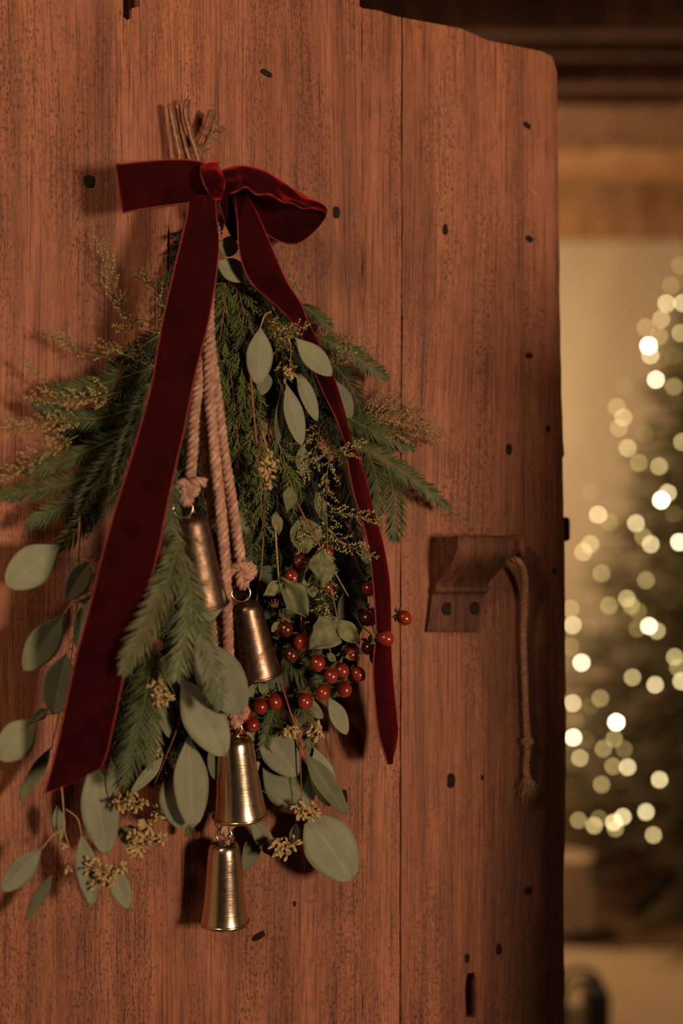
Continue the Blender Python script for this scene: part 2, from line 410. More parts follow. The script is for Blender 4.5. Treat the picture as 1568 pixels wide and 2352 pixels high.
# hand-forged nails, set a little into the boards
def nail_mesh(w, h, seed):
    rr = random.Random(seed); mb = MB(); n = 10; rings = []
    for s, y in ((1.0, 0.0010), (1.0, -0.0002), (0.80, -0.0006), (0.4, -0.0005)):
        rings.append([Vector((w * s * math.copysign(abs(math.cos(a)) ** 0.7, math.cos(a)) * (1 + 0.12 * math.sin(3 * a + seed)), y, h * s * math.copysign(abs(math.sin(a)) ** 0.7, math.sin(a)))) for a in [2 * math.pi * k / n for k in range(n)]])
    mb.add([v for r in rings for v in r], [(i * n + k, i * n + (k + 1) % n, (i + 1) * n + (k + 1) % n, (i + 1) * n + k) for i in range(3) for k in range(n)] + [tuple(3 * n + k for k in range(n))])
    return mb.mesh('nail', M['iron'])
NAILS = [(205, 417, 13, 14), (772, 488, 9, 14), (611, 168, 15, 7), (1022, 527, 7, 13), (1210, 288, 12, 7), (1215, 549, 11, 8), (1215, 817, 11, 7), (1168, 1032, 9, 14),
         (1035, 1793, 11, 18), (1107, 1786, 5, 6), (790, 1830, 9, 17), (594, 2150, 17, 8), (1213, 2046, 12, 10), (1072, 2201, 7, 11), (676, 2076, 4, 6), (1145, 2180, 9, 14), (1272, 1312, 8, 8), (1258, 985, 6, 9)]
for i, (x, y, w, h) in enumerate(NAILS):
    s = 0.00042; host = planks[0] if x < 832 else planks[1] if x < 922 else planks[2]
    o = obj('nail', nail_mesh(w * s, h * s, i), host); o.location = L(x, y, 0)
    if i in (2, 4, 5, 11): o.rotation_euler = (0, (0.35, 0.5, 0.4, -0.4)[(2, 4, 5, 11).index(i)], 0)

# the latch: a carved wooden lift that swells outwards at the top
rows_l = [(1229, .0440, .0385), (1231, .0465, .0365), (1236, .0480, .0355), (1248, .0490, .0360), (1266, .0480, .0350), (1284, .0430, .0300), (1302, .0340, .0200), (1318, .0240, .0090), (1328, .0185, .0020), (1336, .0140, 0), (1344, .0115, 0), (1348, .0145, 0), (1354, .0155, 0), (1360, .0140, 0), (1364, .0090, 0), (1380, .0080, 0), (1440, .0070, 0), (1450, .0060, 0), (1452, .0020, 0)]
lat = MB(); m = 7; ring = 2 * m
for y, do, di in rows_l:
    f = (y - 1226) / 226; a, b = L(1001 - 25 * f, y), L(1128 - 38 * f, y)
    for dd, seq in ((do, range(m)), (di, reversed(range(m)))):
        for k in seq:
            q = a.lerp(b, k / (m - 1)); q.y = -(dd - (0.0015 if dd is do and k in (0, m - 1) else 0)) + (0.001 if dd == 0 else 0); lat.v.append(q); lat.uv.append((k / m, f))
for i in range(len(rows_l) - 1):
    for k in range(ring): lat.f.append((i * ring + k, i * ring + (k + 1) % ring, (i + 1) * ring + (k + 1) % ring, (i + 1) * ring + k))
lat.f.append(tuple(reversed(range(ring)))); lat.f.append(tuple((len(rows_l) - 1) * ring + k for k in range(ring)))
latch = obj('latch', lat.mesh('latch', M['latch'], smooth=True), door); bv = latch.modifiers.new('split', 'EDGE_SPLIT'); bv.split_angle = math.radians(42); latch['label'] = 'carved dark wooden latch lift with two nails'
for i, (x, y) in enumerate(((1026, 1398), (1090, 1397))):
    o = obj('nail', nail_mesh(0.0052, 0.0066, 30 + i), latch); o.location = L(x, y, 0.0085)
# round peg beside the latch and the bolt end behind the edge
pg = MB(); q = L(1200, 1258); prof = [(0.0, 0.022), (0.003, 0.022), (0.0044, 0.0208), (0.0050, 0.018), (0.0052, -0.002)]
pg.lathe(prof, 16, Matrix.Translation(Vector((q.x - 0.012, 0, q.z))) @ Matrix.Rotation(math.radians(90), 4, 'X') @ Matrix.Diagonal((1.0, 2.6, 1, 1)))
obj('peg', pg.mesh('peg', M['door']), door)
bl = MB(); a = L(1296, 1188); c = L(1296, 1246)
bl.box((a.x - 0.05, 0.042, c.z), (a.x + 0.036, 0.066, a.z))
blo = obj('latch_bolt', bl.mesh('latch_bolt', M['door'], smooth=False), door)
bv = blo.modifiers.new('bevel', 'BEVEL'); bv.width = 0.004; bv.segments = 3

# room beyond
def struct(mb, name, mat, label=None, smooth=False):
    o = obj(name, mb.mesh(name, M[mat], smooth=smooth)); o['kind'] = 'structure'
    if label: o['label'] = label
    return o
YB = 6.2; ZC = 2.86
struct(MB().box((-2.0, -1.8, -0.1), (3.6, YB, 0.0)), 'floor', 'floor')
struct(MB().box((-2.0, YB, -0.1), (3.6, YB + 0.12, 3.0)), 'wall_back', 'plaster')
struct(MB().box((3.6, -1.8, -0.1), (3.72, YB + 0.12, 3.0)), 'wall_right', 'plaster')
struct(MB().box((-2.12, -1.8, -0.1), (-2.0, YB + 0.12, 3.0)), 'wall_left', 'plaster')
ceil = struct(MB().box((-2.0, -1.8, ZC), (3.6, YB, ZC + 0.1)), 'ceiling', 'beam')
ceil['label'] = 'dark timber ceiling crossed by beams'
def beam(y0, y1, z0, mat='beam'):
    b = MB().box((-1.98, y0, z0), (3.58, y1, ZC)); o = obj('beam', b.mesh('beam', M[mat], smooth=False), ceil)
    bv = o.modifiers.new('bevel', 'BEVEL'); bv.width = 0.012; bv.segments = 2
for y0, y1, z0 in ((1.2, 1.34, 2.70), (2.3, 2.44, 2.70), (3.3, 3.4, 2.70), (3.84, 3.93, 2.70), (4.04, 4.10, 2.70), (4.307, 4.42, 2.70)): beam(y0, y1, z0)
for y0, y1, z0, m_ in ((4.90, 5.40, 2.80, 'board'), (5.44, 5.96, 2.78, 'plate')):
    obj('board', MB().box((-1.98, y0, z0), (3.58, y1, ZC - 0.002)).mesh('board', M[m_], smooth=False), ceil)
pl = MB(); pl.box((-1.98, YB - 0.07, 2.58), (3.58, YB - 0.002, ZC - 0.002)); o = struct(pl, 'trim_1', 'plate', 'warm timber beam along the top of the back wall')
pl = MB(); pl.box((-1.98, YB - 0.03, 0.002), (3.58, YB - 0.002, 0.13)); struct(pl, 'baseboard_back', 'plate')

# unseen cabinet, added past the right edge to shade the door's latch side
cup = thing('shade_blocker', 'unseen dark cabinet added right of view to shade the latch side', 'shade_blocker', Vector((0.85, 0.95, 0)))
x0, x1, y0, y1, zt_ = 0.558, 1.13, 0.80, 1.10, 1.54
part(MB().box((x0, y0, 0.06), (x1, y1, zt_ - 0.03)), 'body', 'latch', cup, False)
part(MB().box((x0 - .015, y0 - .015, zt_ - 0.029), (x1 + .015, y1 + .015, zt_)), 'cornice', 'latch', cup, False)
for k in range(2):
    a_ = x0 + .012 + k * .27
    d_ = part(MB().box((a_, y0 - .021, 0.09), (a_ + .262, y0 - .001, zt_ - .06)), 'blocker_door', 'latch', cup, False)
    kx = a_ + (.235 if k == 0 else .027)
    part(MB().lathe([(0, .024), (.008, .023), (.011, .016), (.006, .008), (.005, 0)], 14, Matrix.Translation((kx, y0 - .021, .85)) @ Matrix.Rotation(math.radians(90), 4, 'X')), 'knob', 'iron', d_)
for dx in (x0 + .03, x1 - .03):
    for dy in (y0 + .03, y1 - .03): part(MB().box((dx - .02, dy - .02, 0), (dx + .02, dy + .02, .059)), 'foot', 'latch', cup, False)

# ================================================================== BACKGROUND THINGS
rug = MB(); n = 24
ra, rb = 3.0, 4.52
rows = []
for i in range(13):
    y = ra + (rb - ra) * i / 12
    rows.append([Vector((-0.2 + 2.6 * j / n, y + (0.03 * math.sin(j * 1.7) if i == 12 else 0), 0.012 + 0.003 * mnoise.noise(Vector((j * .4, i * .5, 2))))) for j in range(n + 1)])
rug.grid(rows)
ro = obj('rug', rug.mesh('rug', M['rug']), None, label='cream woven rug lying on the floor in front of the tree', category='rug')
so = ro.modifiers.new('solid', 'SOLIDIFY'); so.thickness = 0.010; so.offset = -1

TAX = at(1650, 1176, 5.05); tb = Vector((TAX.x, TAX.y, 0.0))
ttop = CAM.z + (1176 - 360) / F * 5.05; tbot = CAM.z + (1176 - 1930) / F * 5.05
TR = 0.72
def tree_r(z): return max(0.02, TR * (ttop - z) / (ttop - tbot))
tree = thing('christmas_tree', 'decorated conifer standing in the far corner behind the open door', 'tree', tb)
part(MB().tube([tb + Vector((0, 0, 0.02)), tb + Vector((0, 0, 1.2)), tb + Vector((0, 0, ttop - 0.05))], [0.045, 0.03, 0.008], 8), 'trunk', 'bark', tree)
for k in range(3):
    a = k * 2.094 + 3.6; f = MB(); e = tb + Vector((math.cos(a) * 0.36, math.sin(a) * 0.36, 0.03))
    f.tube([tb + Vector((0, 0, 0.16)), tb.lerp(e, 0.6) + Vector((0, 0, 0.11)), e], [0.03, 0.028, 0.02], 8); part(f, 'stand_foot', 'blackmetal', tree)
ndl, brm = MB(), MB(); rr = random.Random(11)
for k in range(420):
    fz = (k + 0.5) / 420; z = ttop - (ttop - tbot) * (fz ** 0.72); r = tree_r(z) * rr.uniform(0.72, 1.08); a = k * 2.39996 + rr.uniform(-.2, .2)
    s = tb + Vector((0, 0, z + r * 0.10)); e = tb + Vector((math.cos(a) * r, math.sin(a) * r, z - r * 0.12))
    pts = [s.lerp(e, t) + Vector((0, 0, -0.10 * r * math.sin(t * 3.1))) for t in (0, .33, .66, 1)]
    brm.tube(pts, [0.008, 0.006, 0.004, 0.002], 4)
    for q in range(int(40 + 130 * r)):
        t = rr.uniform(0.25, 1.0); c = s.lerp(e, t) + Vector((0, 0, -0.10 * r * math.sin(t * 3.1)))
        dv = (e - s).normalized() * 0.6 + Vector((rr.uniform(-1, 1), rr.uniform(-1, 1), rr.uniform(-.6, .6))); dv.normalize()
        ln = rr.uniform(0.035, 0.075); sd = dv.cross(Vector((rr.uniform(-1, 1), rr.uniform(-1, 1), rr.uniform(-1, 1)))).normalized() * 0.0055
        ndl.add([c - sd, c + sd, c + dv * ln], [(0, 1, 2)])
part(brm, 'branches', 'bark', tree, kind='stuff')
part(ndl, 'needles', 'treeneedle', tree, smooth=False, kind='stuff')

BULBS = [(1562,610,.35),(1540,656,.25),(1530,697,1),(1567,696,1.5),(1518,733,.9),(1482,752,.5),(1562,765,.9),(1513,772,.4),(1489,794,3),(1493,816,1.2),(1547,818,.2),(1518,825,.2),
 (1506,872,1.8),(1547,888,.4),(1435,888,.15),(1416,935,.6),(1431,959,.7),(1421,983,.6),(1479,996,.2),(1441,1029,.75),(1467,1063,.45),(1513,1071,.9),(1566,1015,.9),(1533,1132,1.3),
 (1518,1149,2.5),(1356,1129,.15),(1373,1182,1.2),(1399,1200,.35),(1547,1180,.15),(1460,1202,1),(1477,1233,.6),(1494,1250,1.2),(1559,1245,1.8),(1355,1250,.7),(1339,1268,.7),
 (1381,1317,.5),(1483,1333,.5),(1439,1375,.8),(1449,1391,.6),(1398,1391,.5),(1310,1398,.4),(1465,1404,.3),(1315,1436,1),(1355,1442,.15),(1463,1444,.25),(1490,1438,2.2),(1508,1449,.9),
 (1310,1485,.3),(1335,1522,2.2),(1549,1509,.7),(1556,1533,.6),(1564,1565,1),(1452,1556,.7),(1504,1573,1.1),(1315,1615,1),(1378,1604,.6),(1356,1621,.2),(1323,1659,.2),(1415,1659,3),
 (1316,1694,1.8),(1345,1699,.2),(1410,1697,.6),(1385,1720,.4),(1433,1721,.3),(1331,1741,.75),(1407,1760,.6),(1441,1762,1.2),(1381,1802,.4),(1514,1791,1),(1483,1865,1.3),(1328,1884,.6),
 (1364,1896,.7),(1375,1880,.3),(1409,1889,1.2),(1430,1876,1.3),(1413,1903,.5),(1500,1918,.7)]
lv = (0.15, 0.3, 0.5, 0.75, 1.1, 1.9, 3.0)
BM = []
bmb = MB().lathe([(0.0, 0.0055), (0.003, 0.0048), (0.0048, 0.0026), (0.0052, 0.0), (0.0048, -0.0026), (0.003, -0.0048), (0.0, -0.0055)], 10)
for i, q in enumerate(lv):
    w = min(1, q / 2.0); BM.append(bmb.mesh('bulb', emis('glow_%d' % i, (1.0, 0.68 + 0.18 * w, 0.16 + 0.42 * w), 16.0 * q ** 1.25)))
lights = thing('string_lights', 'warm white fairy lights wound around the tree', 'lights', tb + Vector((0, 0, 0.5)))
bpos = []
for (x, y, q) in BULBS:
    z = CAM.z + (1176 - y) / F * 4.9; lat_ = (1650 - x) / F * 4.9; r = tree_r(z) * 1.04
    dep = 5.05 - math.sqrt(max(0.0, r * r - lat_ * lat_)) * 0.98
    p = at(x, y, dep); bpos.append(p)
    i = min(range(len(lv)), key=lambda k: abs(lv[k] - q))
    o = obj('bulb', BM[i], lights); o.location = p - lights.location
# further bulbs round the sides that the frame cuts off
for k in range(40):
    z = tbot + (ttop - tbot) * (k / 40.0); a = k * 2.4 + 0.4; r = tree_r(z)
    p = tb + Vector((math.cos(a) * r, math.sin(a) * r * 1.0, z))
    pxx = W / 2 + p.x / p.y * F
    if pxx < 1600: continue
    o = obj('bulb', BM[3], lights); o.location = p - lights.location
wr = MB(); bs = sorted(bpos, key=lambda p: -p.z)
for a, b in zip(bs, bs[1:]):
    m_ = (a + b) * 0.5 + Vector((0, 0.05, -0.01)); wr.tube([a + Vector((0, .01, 0)), m_, b + Vector((0, .01, 0))], 0.0012, 4, False)
part(wr, 'wire', 'wire', lights)

# wooden crate, cloth-covered stool and lantern low in the room
cr = at(1420, 1990, 5.45); cz = 0.0
crate = thing('wooden_crate', 'reddish wooden crate standing on the floor below the tree branches', 'crate', Vector((cr.x, cr.y, 0)))
cw, cd, chh = 0.115, 0.16, 0.21
for k in range(3):
    z0 = 0.004 + k * 0.07
    for s in (-1, 1):
        part(MB().box((cr.x - cw, cr.y + s * cd - 0.008, z0), (cr.x + cw, cr.y + s * cd + 0.008, z0 + 0.062)), 'slat', 'crate', crate, False)
        part(MB().box((cr.x + s * cw - 0.008, cr.y - cd + 0.009, z0), (cr.x + s * cw + 0.008, cr.y + cd - 0.009, z0 + 0.062)), 'slat', 'crate', crate, False)
part(MB().box((cr.x - cw + .009, cr.y - cd + .009, 0.004), (cr.x + cw - .009, cr.y + cd - .009, 0.016)), 'bottom', 'crate', crate, False)
part(MB().box((cr.x - cw - .012, cr.y - cd - .012, 0.212), (cr.x + cw + .012, cr.y + cd + .012, 0.232)), 'lid', 'crate', crate, False)

sp = at(1290, 2060, 4.75)
stool = thing('covered_stool', 'low stool under a pale linen cloth beside the door edge', 'stool', Vector((sp.x, sp.y, 0)))
cl = MB(); rows = []; zt = CAM.z + (1176 - 1965) / F * 4.75
for i in range(12):
    t = i / 11; z = zt * (1 - t) + 0.03 * t; row = []
    for k in range(49):
        a = 2 * math.pi * k / 48; fl = 1 + (0.02 + 0.10 * t) * math.sin(7 * a + 0.7) + 0.04 * math.sin(3 * a)
        r = (0.105 + 0.02 * t) * fl; row.append(Vector((sp.x + r * math.cos(a), sp.y + r * math.sin(a), z)))
    rows.append(row)
cl.grid(rows); cl.f.append(tuple(range(48)))
part(cl, 'cloth', 'linen', stool)
for k in range(4):
    a = k * math.pi / 2 + .8; x, y = sp.x + .07 * math.cos(a), sp.y + .07 * math.sin(a)
    part(MB().tube([Vector((x, y, 0)), Vector((x, y, zt - 0.015))], 0.012, 8), 'leg', 'crate', stool)

lp = at(1338, 2400, 3.70); lx, ly = lp.x, lp.y
ltop = CAM.z + (1176 - 2238) / F * 3.70
lan = thing('arched_lantern', 'black arched lantern with a pale candle standing on the rug', 'lantern', Vector((lx, ly, 0.014)))
hw = 0.056
for s in (-1, 1):
    arc = [Vector((lx - hw, ly + s * 0.045, 0.03)), Vector((lx - hw, ly + s * 0.045, ltop - 0.055))] + [Vector((lx - hw * math.cos(a), ly + s * 0.045, ltop - 0.055 + 0.055 * math.sin(a))) for a in [math.pi * k / 10 for k in range(1, 10)]] + [Vector((lx + hw, ly + s * 0.045, ltop - 0.055)), Vector((lx + hw, ly + s * 0.045, 0.03))]
    part(MB().tube(arc, 0.008, 8), 'arch', 'blackmetal', lan)
part(MB().box((lx - .062, ly - .058, 0.016), (lx + .062, ly + .058, 0.034)), 'base', 'blackmetal', lan, False)
part(MB().box((lx + .004, ly - .045, 0.034), (lx + hw, ly + .045, ltop - 0.034)), 'side_panel', 'blackmetal', lan, False)
part(MB().lathe([(0, 0.034), (.022, .034), (.022, ltop - .085), (.018, ltop - .082), (0, ltop - .084)], 20, Matrix.Translation((lx - 0.026, ly, 0))), 'candle', 'wax', lan)

# ================================================================== THE SWAG
def leaf_mesh(base, tip, width, roll=0.0, cup=0.15, bend=0.0, shape=0.42, wave=0.0, seed=0, point=1.0, ny=16, nx=8):
    """one leaf blade; roll turns it about its own axis, cup folds it along the midrib"""
    ax = tip - base; ln = ax.length; a = ax.normalized()
    nrm = -ray(784, 1176) * 0 + N
    side = a.cross(nrm).normalized(); nr = side.cross(a).normalized()
    s2 = side * math.cos(roll) + nr * math.sin(roll); n2 = s2.cross(a).normalized()
    if n2.dot(N) < 0: n2 = -n2
    rows = []
    for i in range(ny + 1):
        t = i / ny
        # outline: rises to the widest point at `shape`, closes to a tip
        if t < shape: w = math.sin(t / shape * math.pi / 2) ** 1.12
        else: w = math.cos((t - shape) / (1 - shape) * math.pi / 2) ** (0.62 * point)
        w = max(w, 0.012)
        r = []
        for j in range(nx + 1):
            u = j / nx * 2 - 1
            h = cup * width * 0.5 * w * (abs(u) ** 1.4) + bend * ln * math.sin(t * math.pi)
            if wave: h += wave * width * (mnoise.noise(Vector((u * 1.4 + seed, t * 3.0, seed * 1.7))) + 0.35 * mnoise.noise(Vector((u * 3.5 + seed, t * 7.0, seed * .7))))
            h -= width * 0.018 * max(0, 1 - abs(u) * 5)
            r.append(base + a * (ln * t) + s2 * (u * width * 0.5 * w) + n2 * h)
        rows.append(r)
    return MB().grid(rows)

def add_leaf(parent, spec, mat):
    (bx, by), (tx, ty), w, d0, d1 = spec[:5]; kw = spec[5] if len(spec) > 5 else {}
    kw = dict(kw); m = kw.pop('m', mat); name = 'leaf'
    b, t = P(bx, by, d0), P(tx, ty, d1)
    mb = leaf_mesh(b, t, w * mpp(b), seed=bx * .37 + by * .11, **kw)
    o = part(mb, name, m, parent)
    so = o.modifiers.new('solid', 'SOLIDIFY'); so.thickness = 0.0005; so.offset = 0
    return o

POD = MB().lathe([(0, 0.0052), (0.0007, 0.0049), (0.0016, 0.0028), (0.0019, 0.0008), (0.0013, -0.0012), (0.0006, -0.0026), (0.0005, -0.0045)], 7).mesh('seed_pod', M['pod'])
def seed_cluster(parent, px, py, d, r, n, seed):
    rr = random.Random(seed); c = P(px, py, d); k = mpp(c); st = MB(); spots = []
    subs = [(px + rr.uniform(-.8, .8) * r, py + rr.uniform(-.7, .7) * r) for _ in range(max(1, int(n / 6)))]
    for i in range(int(n * 2.2)):
        sx_, sy_ = subs[i % len(subs)]; c = P(sx_, sy_, d)
        a = rr.uniform(0, 6.283); q = math.sqrt(rr.uniform(0.02, 1)) * min(r * .72, 19)
        x, y = sx_ + q * math.cos(a), sy_ + q * math.sin(a); dd = d + rr.uniform(-.003, .010)
        p = P(x, y, dd); dv = (p - c).normalized() * 0.5 + Vector((rr.uniform(-.6, .6), rr.uniform(-.6, .2), rr.uniform(-.8, .4))); dv.normalize()
        spots.append((p, dv)); st.tube([c, (c + p) * 0.5 + N * 0.001, p - dv * 0.003], [0.0006, 0.0005, 0.0004], 4)
    for (sx_, sy_) in subs: st.tube([P(px, py, d - .004), P((px + sx_) / 2, (py + sy_) / 2 - 2, d - .001), P(sx_, sy_, d)], [.0008, .0007, .0006], 4)
    s = part(st, 'seed_cluster', 'stemtan', parent)
    base = world_loc(s)
    for p, dv in spots:
        o = obj('seed_pod', POD, s); o.location = p - base; o.rotation_euler = dv.to_track_quat('Z', 'Y').to_euler()
        f = rr.uniform(0.75, 1.1) * 0.92; o.scale = (f, f, f)
    return s

def euc(label, stems, leaves, clusters=(), mat='euc', stem='stemred', rad=2.6):
    x, y, d = stems[0][0]
    t = thing('eucalyptus_sprig', label, 'eucalyptus', P(x, y, d), 'eucalyptus sprigs tied into the door swag')
    for s in stems:
        pts = ppath(s, max(8, len(s) * 6)); k = mpp(pts[0]); n = len(pts)
        part(MB().tube(pts, [k * rad * (1 - 0.5 * i / n) for i in range(n)], 6), 'stem', stem, t)
    for sp_ in leaves:
        add_leaf(t, sp_, mat)
        # leaf stalk from the blade back to the nearest point of a stem
    for i, c in enumerate(clusters): seed_cluster(t, *c, seed=int(c[0]))
    return t
def stalks(t, pairs, stem='stemtan', rad=1.5):
    for pp in pairs:
        pts = ppath(pp, 8); part(MB().tube(pts, mpp(pts[0]) * rad, 5), 'leaf_stalk', stem, t)

def needle_sprig(label, path, ln, mat='needle', spacing=4.0, ang=50, width=4.6, roll=0.0, twigs=True, group='flat-needled conifer sprigs in the door swag'):
    rr = random.Random(hash(label) & 0 or int(path[0][0] * 7 + path[0][1])); pts = ppath(path, 40); k = mpp(pts[0])
    t = thing('conifer_sprig', label, 'conifer sprig', pts[0], group)
    n = len(pts); part(MB().tube(pts, [k * 1.7 * (1 - 0.7 * i / n) for i in range(n)], 5), 'stem', 'stemgreen', t)
    mb = MB(); tot = sum((b - a).length for a, b in zip(pts, pts[1:])); cnt = int(tot / (spacing * k)); acc = 0
    for i in range(cnt):
        f = (i + 0.5) / cnt; idx = f * (n - 1); j = min(int(idx), n - 2); p = pts[j].lerp(pts[j + 1], idx - j)
        tg = (pts[j + 1] - pts[j]).normalized(); sd = tg.cross(N).normalized(); up = sd.cross(tg).normalized()
        sd = sd * math.cos(roll) + up * math.sin(roll)
        env = min(1, 0.45 + f * 3.0) * min(1, (1 - f) * 3.2 + 0.30)
        for s in (-1, 1):
            a = math.radians(ang + rr.uniform(-9, 9) - 18 * f); l = 1.12 * ln * k * env * rr.uniform(0.82, 1.12)
            dv = tg * math.cos(a) + sd * (s * math.sin(a)) + up * rr.uniform(-.16, .26); dv.normalize()
            w = (up.cross(dv)).normalized() * (width * k * 0.5); w = (w * math.cos(.4 * s) + up * math.sin(.4 * s) * w.length)
            o = p + tg * rr.uniform(-1, 1) * k; m_ = o + dv * (l * 0.5) + up * (0.03 * l)
            tp = o + dv * l - up * (0.05 * l) + tg * (0.06 * l)
            mb.add([o - w * 0.35, o + w * 0.35, m_ - w, m_ + w, tp], [(0, 1, 3, 2), (2, 3, 4)])
    part(mb, 'needles', mat, t, False, kind='stuff'); return t

def cedar_sprig(label, path, spread, mat='cedar', dens=1.0, seed=0, group='feathery cedar sprigs in the door swag'):
    rr = random.Random(int(path[0][0] * 3 + path[0][1]) + seed); pts = ppath(path, 30); k = mpp(pts[0]); n = len(pts)
    t = thing('cedar_sprig', label, 'cedar sprig', pts[0], group)
    part(MB().tube(pts, [k * 2.6 * (1 - 0.65 * i / n) for i in range(n)], 5), 'stem', 'stemred', t)
    mb = MB()
    def strand(p, dv, ln, r, lev):
        q = [p]; d = dv.copy()
        for i in range(3):
            d = (d + Vector((rr.uniform(-.2, .2), rr.uniform(-.2, .2), rr.uniform(-.2, .2) - 0.10))).normalized(); q.append(q[-1] + d * ln / 3)
        mb.tube(q, [r, r * 0.95, r * 0.8, r * 0.35], 3, False)
        if lev:
            m = int(ln / (7.5 * k)) + 1
            for i in range(m):
                f = 0.18 + 0.75 * (i + .5) / m; j = min(int(f * 3), 2); c = q[j].lerp(q[j + 1], f * 3 - j)
                tg = (q[j + 1] - q[j]).normalized(); sd = tg.cross(N).normalized() * (1 if i % 2 else -1)
                dd = (tg * 0.82 + sd * rr.uniform(.35, .62) + N * rr.uniform(-.25, .35)).normalized()
                strand(c, dd, ln * rr.uniform(0.30, 0.50) * (1.15 - 0.5 * f), r * 0.85, lev - 1)
    tot = sum((b - a).length for a, b in zip(pts, pts[1:])); m = int(tot / (13 * k) * dens)
    for i in range(m):
        f = (i + .5) / m; j = min(int(f * (n - 1)), n - 2); c = pts[j]; tg = (pts[j + 1] - pts[j]).normalized()
        sd = tg.cross(N).normalized() * (1 if i % 2 else -1)
        dd = (tg * rr.uniform(.7, 1.0) + sd * rr.uniform(.30, .75) + N * rr.uniform(-.2, .4)).normalized()
        strand(c, dd, spread * k * rr.uniform(.75, 1.2) * (1.0 - 0.35 * f), (2.5 if mat == 'cedardark' else 1.8) * k, 2 if i % 3 else 1)
    part(mb, 'foliage', mat, t, True, kind='stuff'); return t

def flower_sprig(label, path, side, mat='floret', seed=0, dens=1.0, size=1.0, group='dried flower sprigs in the door swag'):
    rr = random.Random(int(path[0][0] * 5 + path[0][1]) + seed); pts = ppath(path, 24); k = mpp(pts[0]); n = len(pts)
    t = thing('dried_flower_sprig', label, 'dried flower', pts[0], group)
    part(MB().tube(pts, [k * 1.7 * (1 - 0.6 * i / n) for i in range(n)], 5), 'stem', 'stemgreen', t)
    mb, tw = MB(), MB()
    def floret(p, dv, r):
        x = dv.orthogonal().normalized(); y = dv.cross(x); a = p; b = p + dv * r * 2.3; c = p + dv * r * 1.1
        mb.add([a, b] + [c + (x * math.cos(q) + y * math.sin(q)) * r for q in (0, 1.57, 3.14, 4.71)], [(0, 3, 2), (0, 4, 3), (0, 5, 4), (0, 2, 5), (1, 2, 3), (1, 3, 4), (1, 4, 5), (1, 5, 2)])
    m = max(4, int(sum((b - a).length for a, b in zip(pts, pts[1:])) / (14 * k) * dens))
    for i in range(m + 1):
        f = 0.12 + 0.88 * i / m; j = min(int(f * (n - 1)), n - 2); c = pts[j]; tg = (pts[j + 1] - pts[j]).normalized()
        sd = tg.cross(N).normalized() * (1 if i % 2 else -1)
        dv = tg if i == m else (tg * rr.uniform(.5, 1.0) + sd * rr.uniform(.4, 1.0) + N * rr.uniform(-.3, .6)).normalized()
        l = 1.1 * side * k * rr.uniform(.6, 1.15) * (1.1 - 0.4 * f); q = [c]; d = dv.copy()
        for s in range(4):
            d = (d + tg * 0.12 + Vector((0, 0, 0.10)) + Vector((rr.uniform(-.2, .2), rr.uniform(-.2, .2), rr.uniform(-.15, .15)))).normalized(); q.append(q[-1] + d * l / 4)
        tw.tube(q, 0.75 * k, 3, False)
        cnt = max(4, int(l / (3.4 * k)))
        for s in range(cnt):
            g = 0.18 + 0.82 * s / cnt; e = min(int(g * 4), 3); p = q[e].lerp(q[e + 1], g * 4 - e); dd = (q[e + 1] - q[e]).normalized()
            o = Vector((rr.uniform(-1, 1), rr.uniform(-1, 1), rr.uniform(-1, 1))).normalized()
            floret(p + o * 1.0 * k, (dd * 0.8 + o).normalized(), rr.uniform(1.4, 2.3) * k * size)
        for s in range(3):   # thready leaves
            p = q[rr.randint(0, 3)]; o = (dv * .6 + Vector((rr.uniform(-1, 1), rr.uniform(-1, 1), rr.uniform(-1, 1)))).normalized()
            tw.tube([p, p + o * 7 * k, p + o * 13 * k + Vector((0, 0, -2 * k))], [0.6 * k, .5 * k, .25 * k], 3, False)
    part(tw, 'twigs', 'stemgreen', t, True, kind='stuff'); part(mb, 'florets', mat, t, False, kind='stuff'); return t

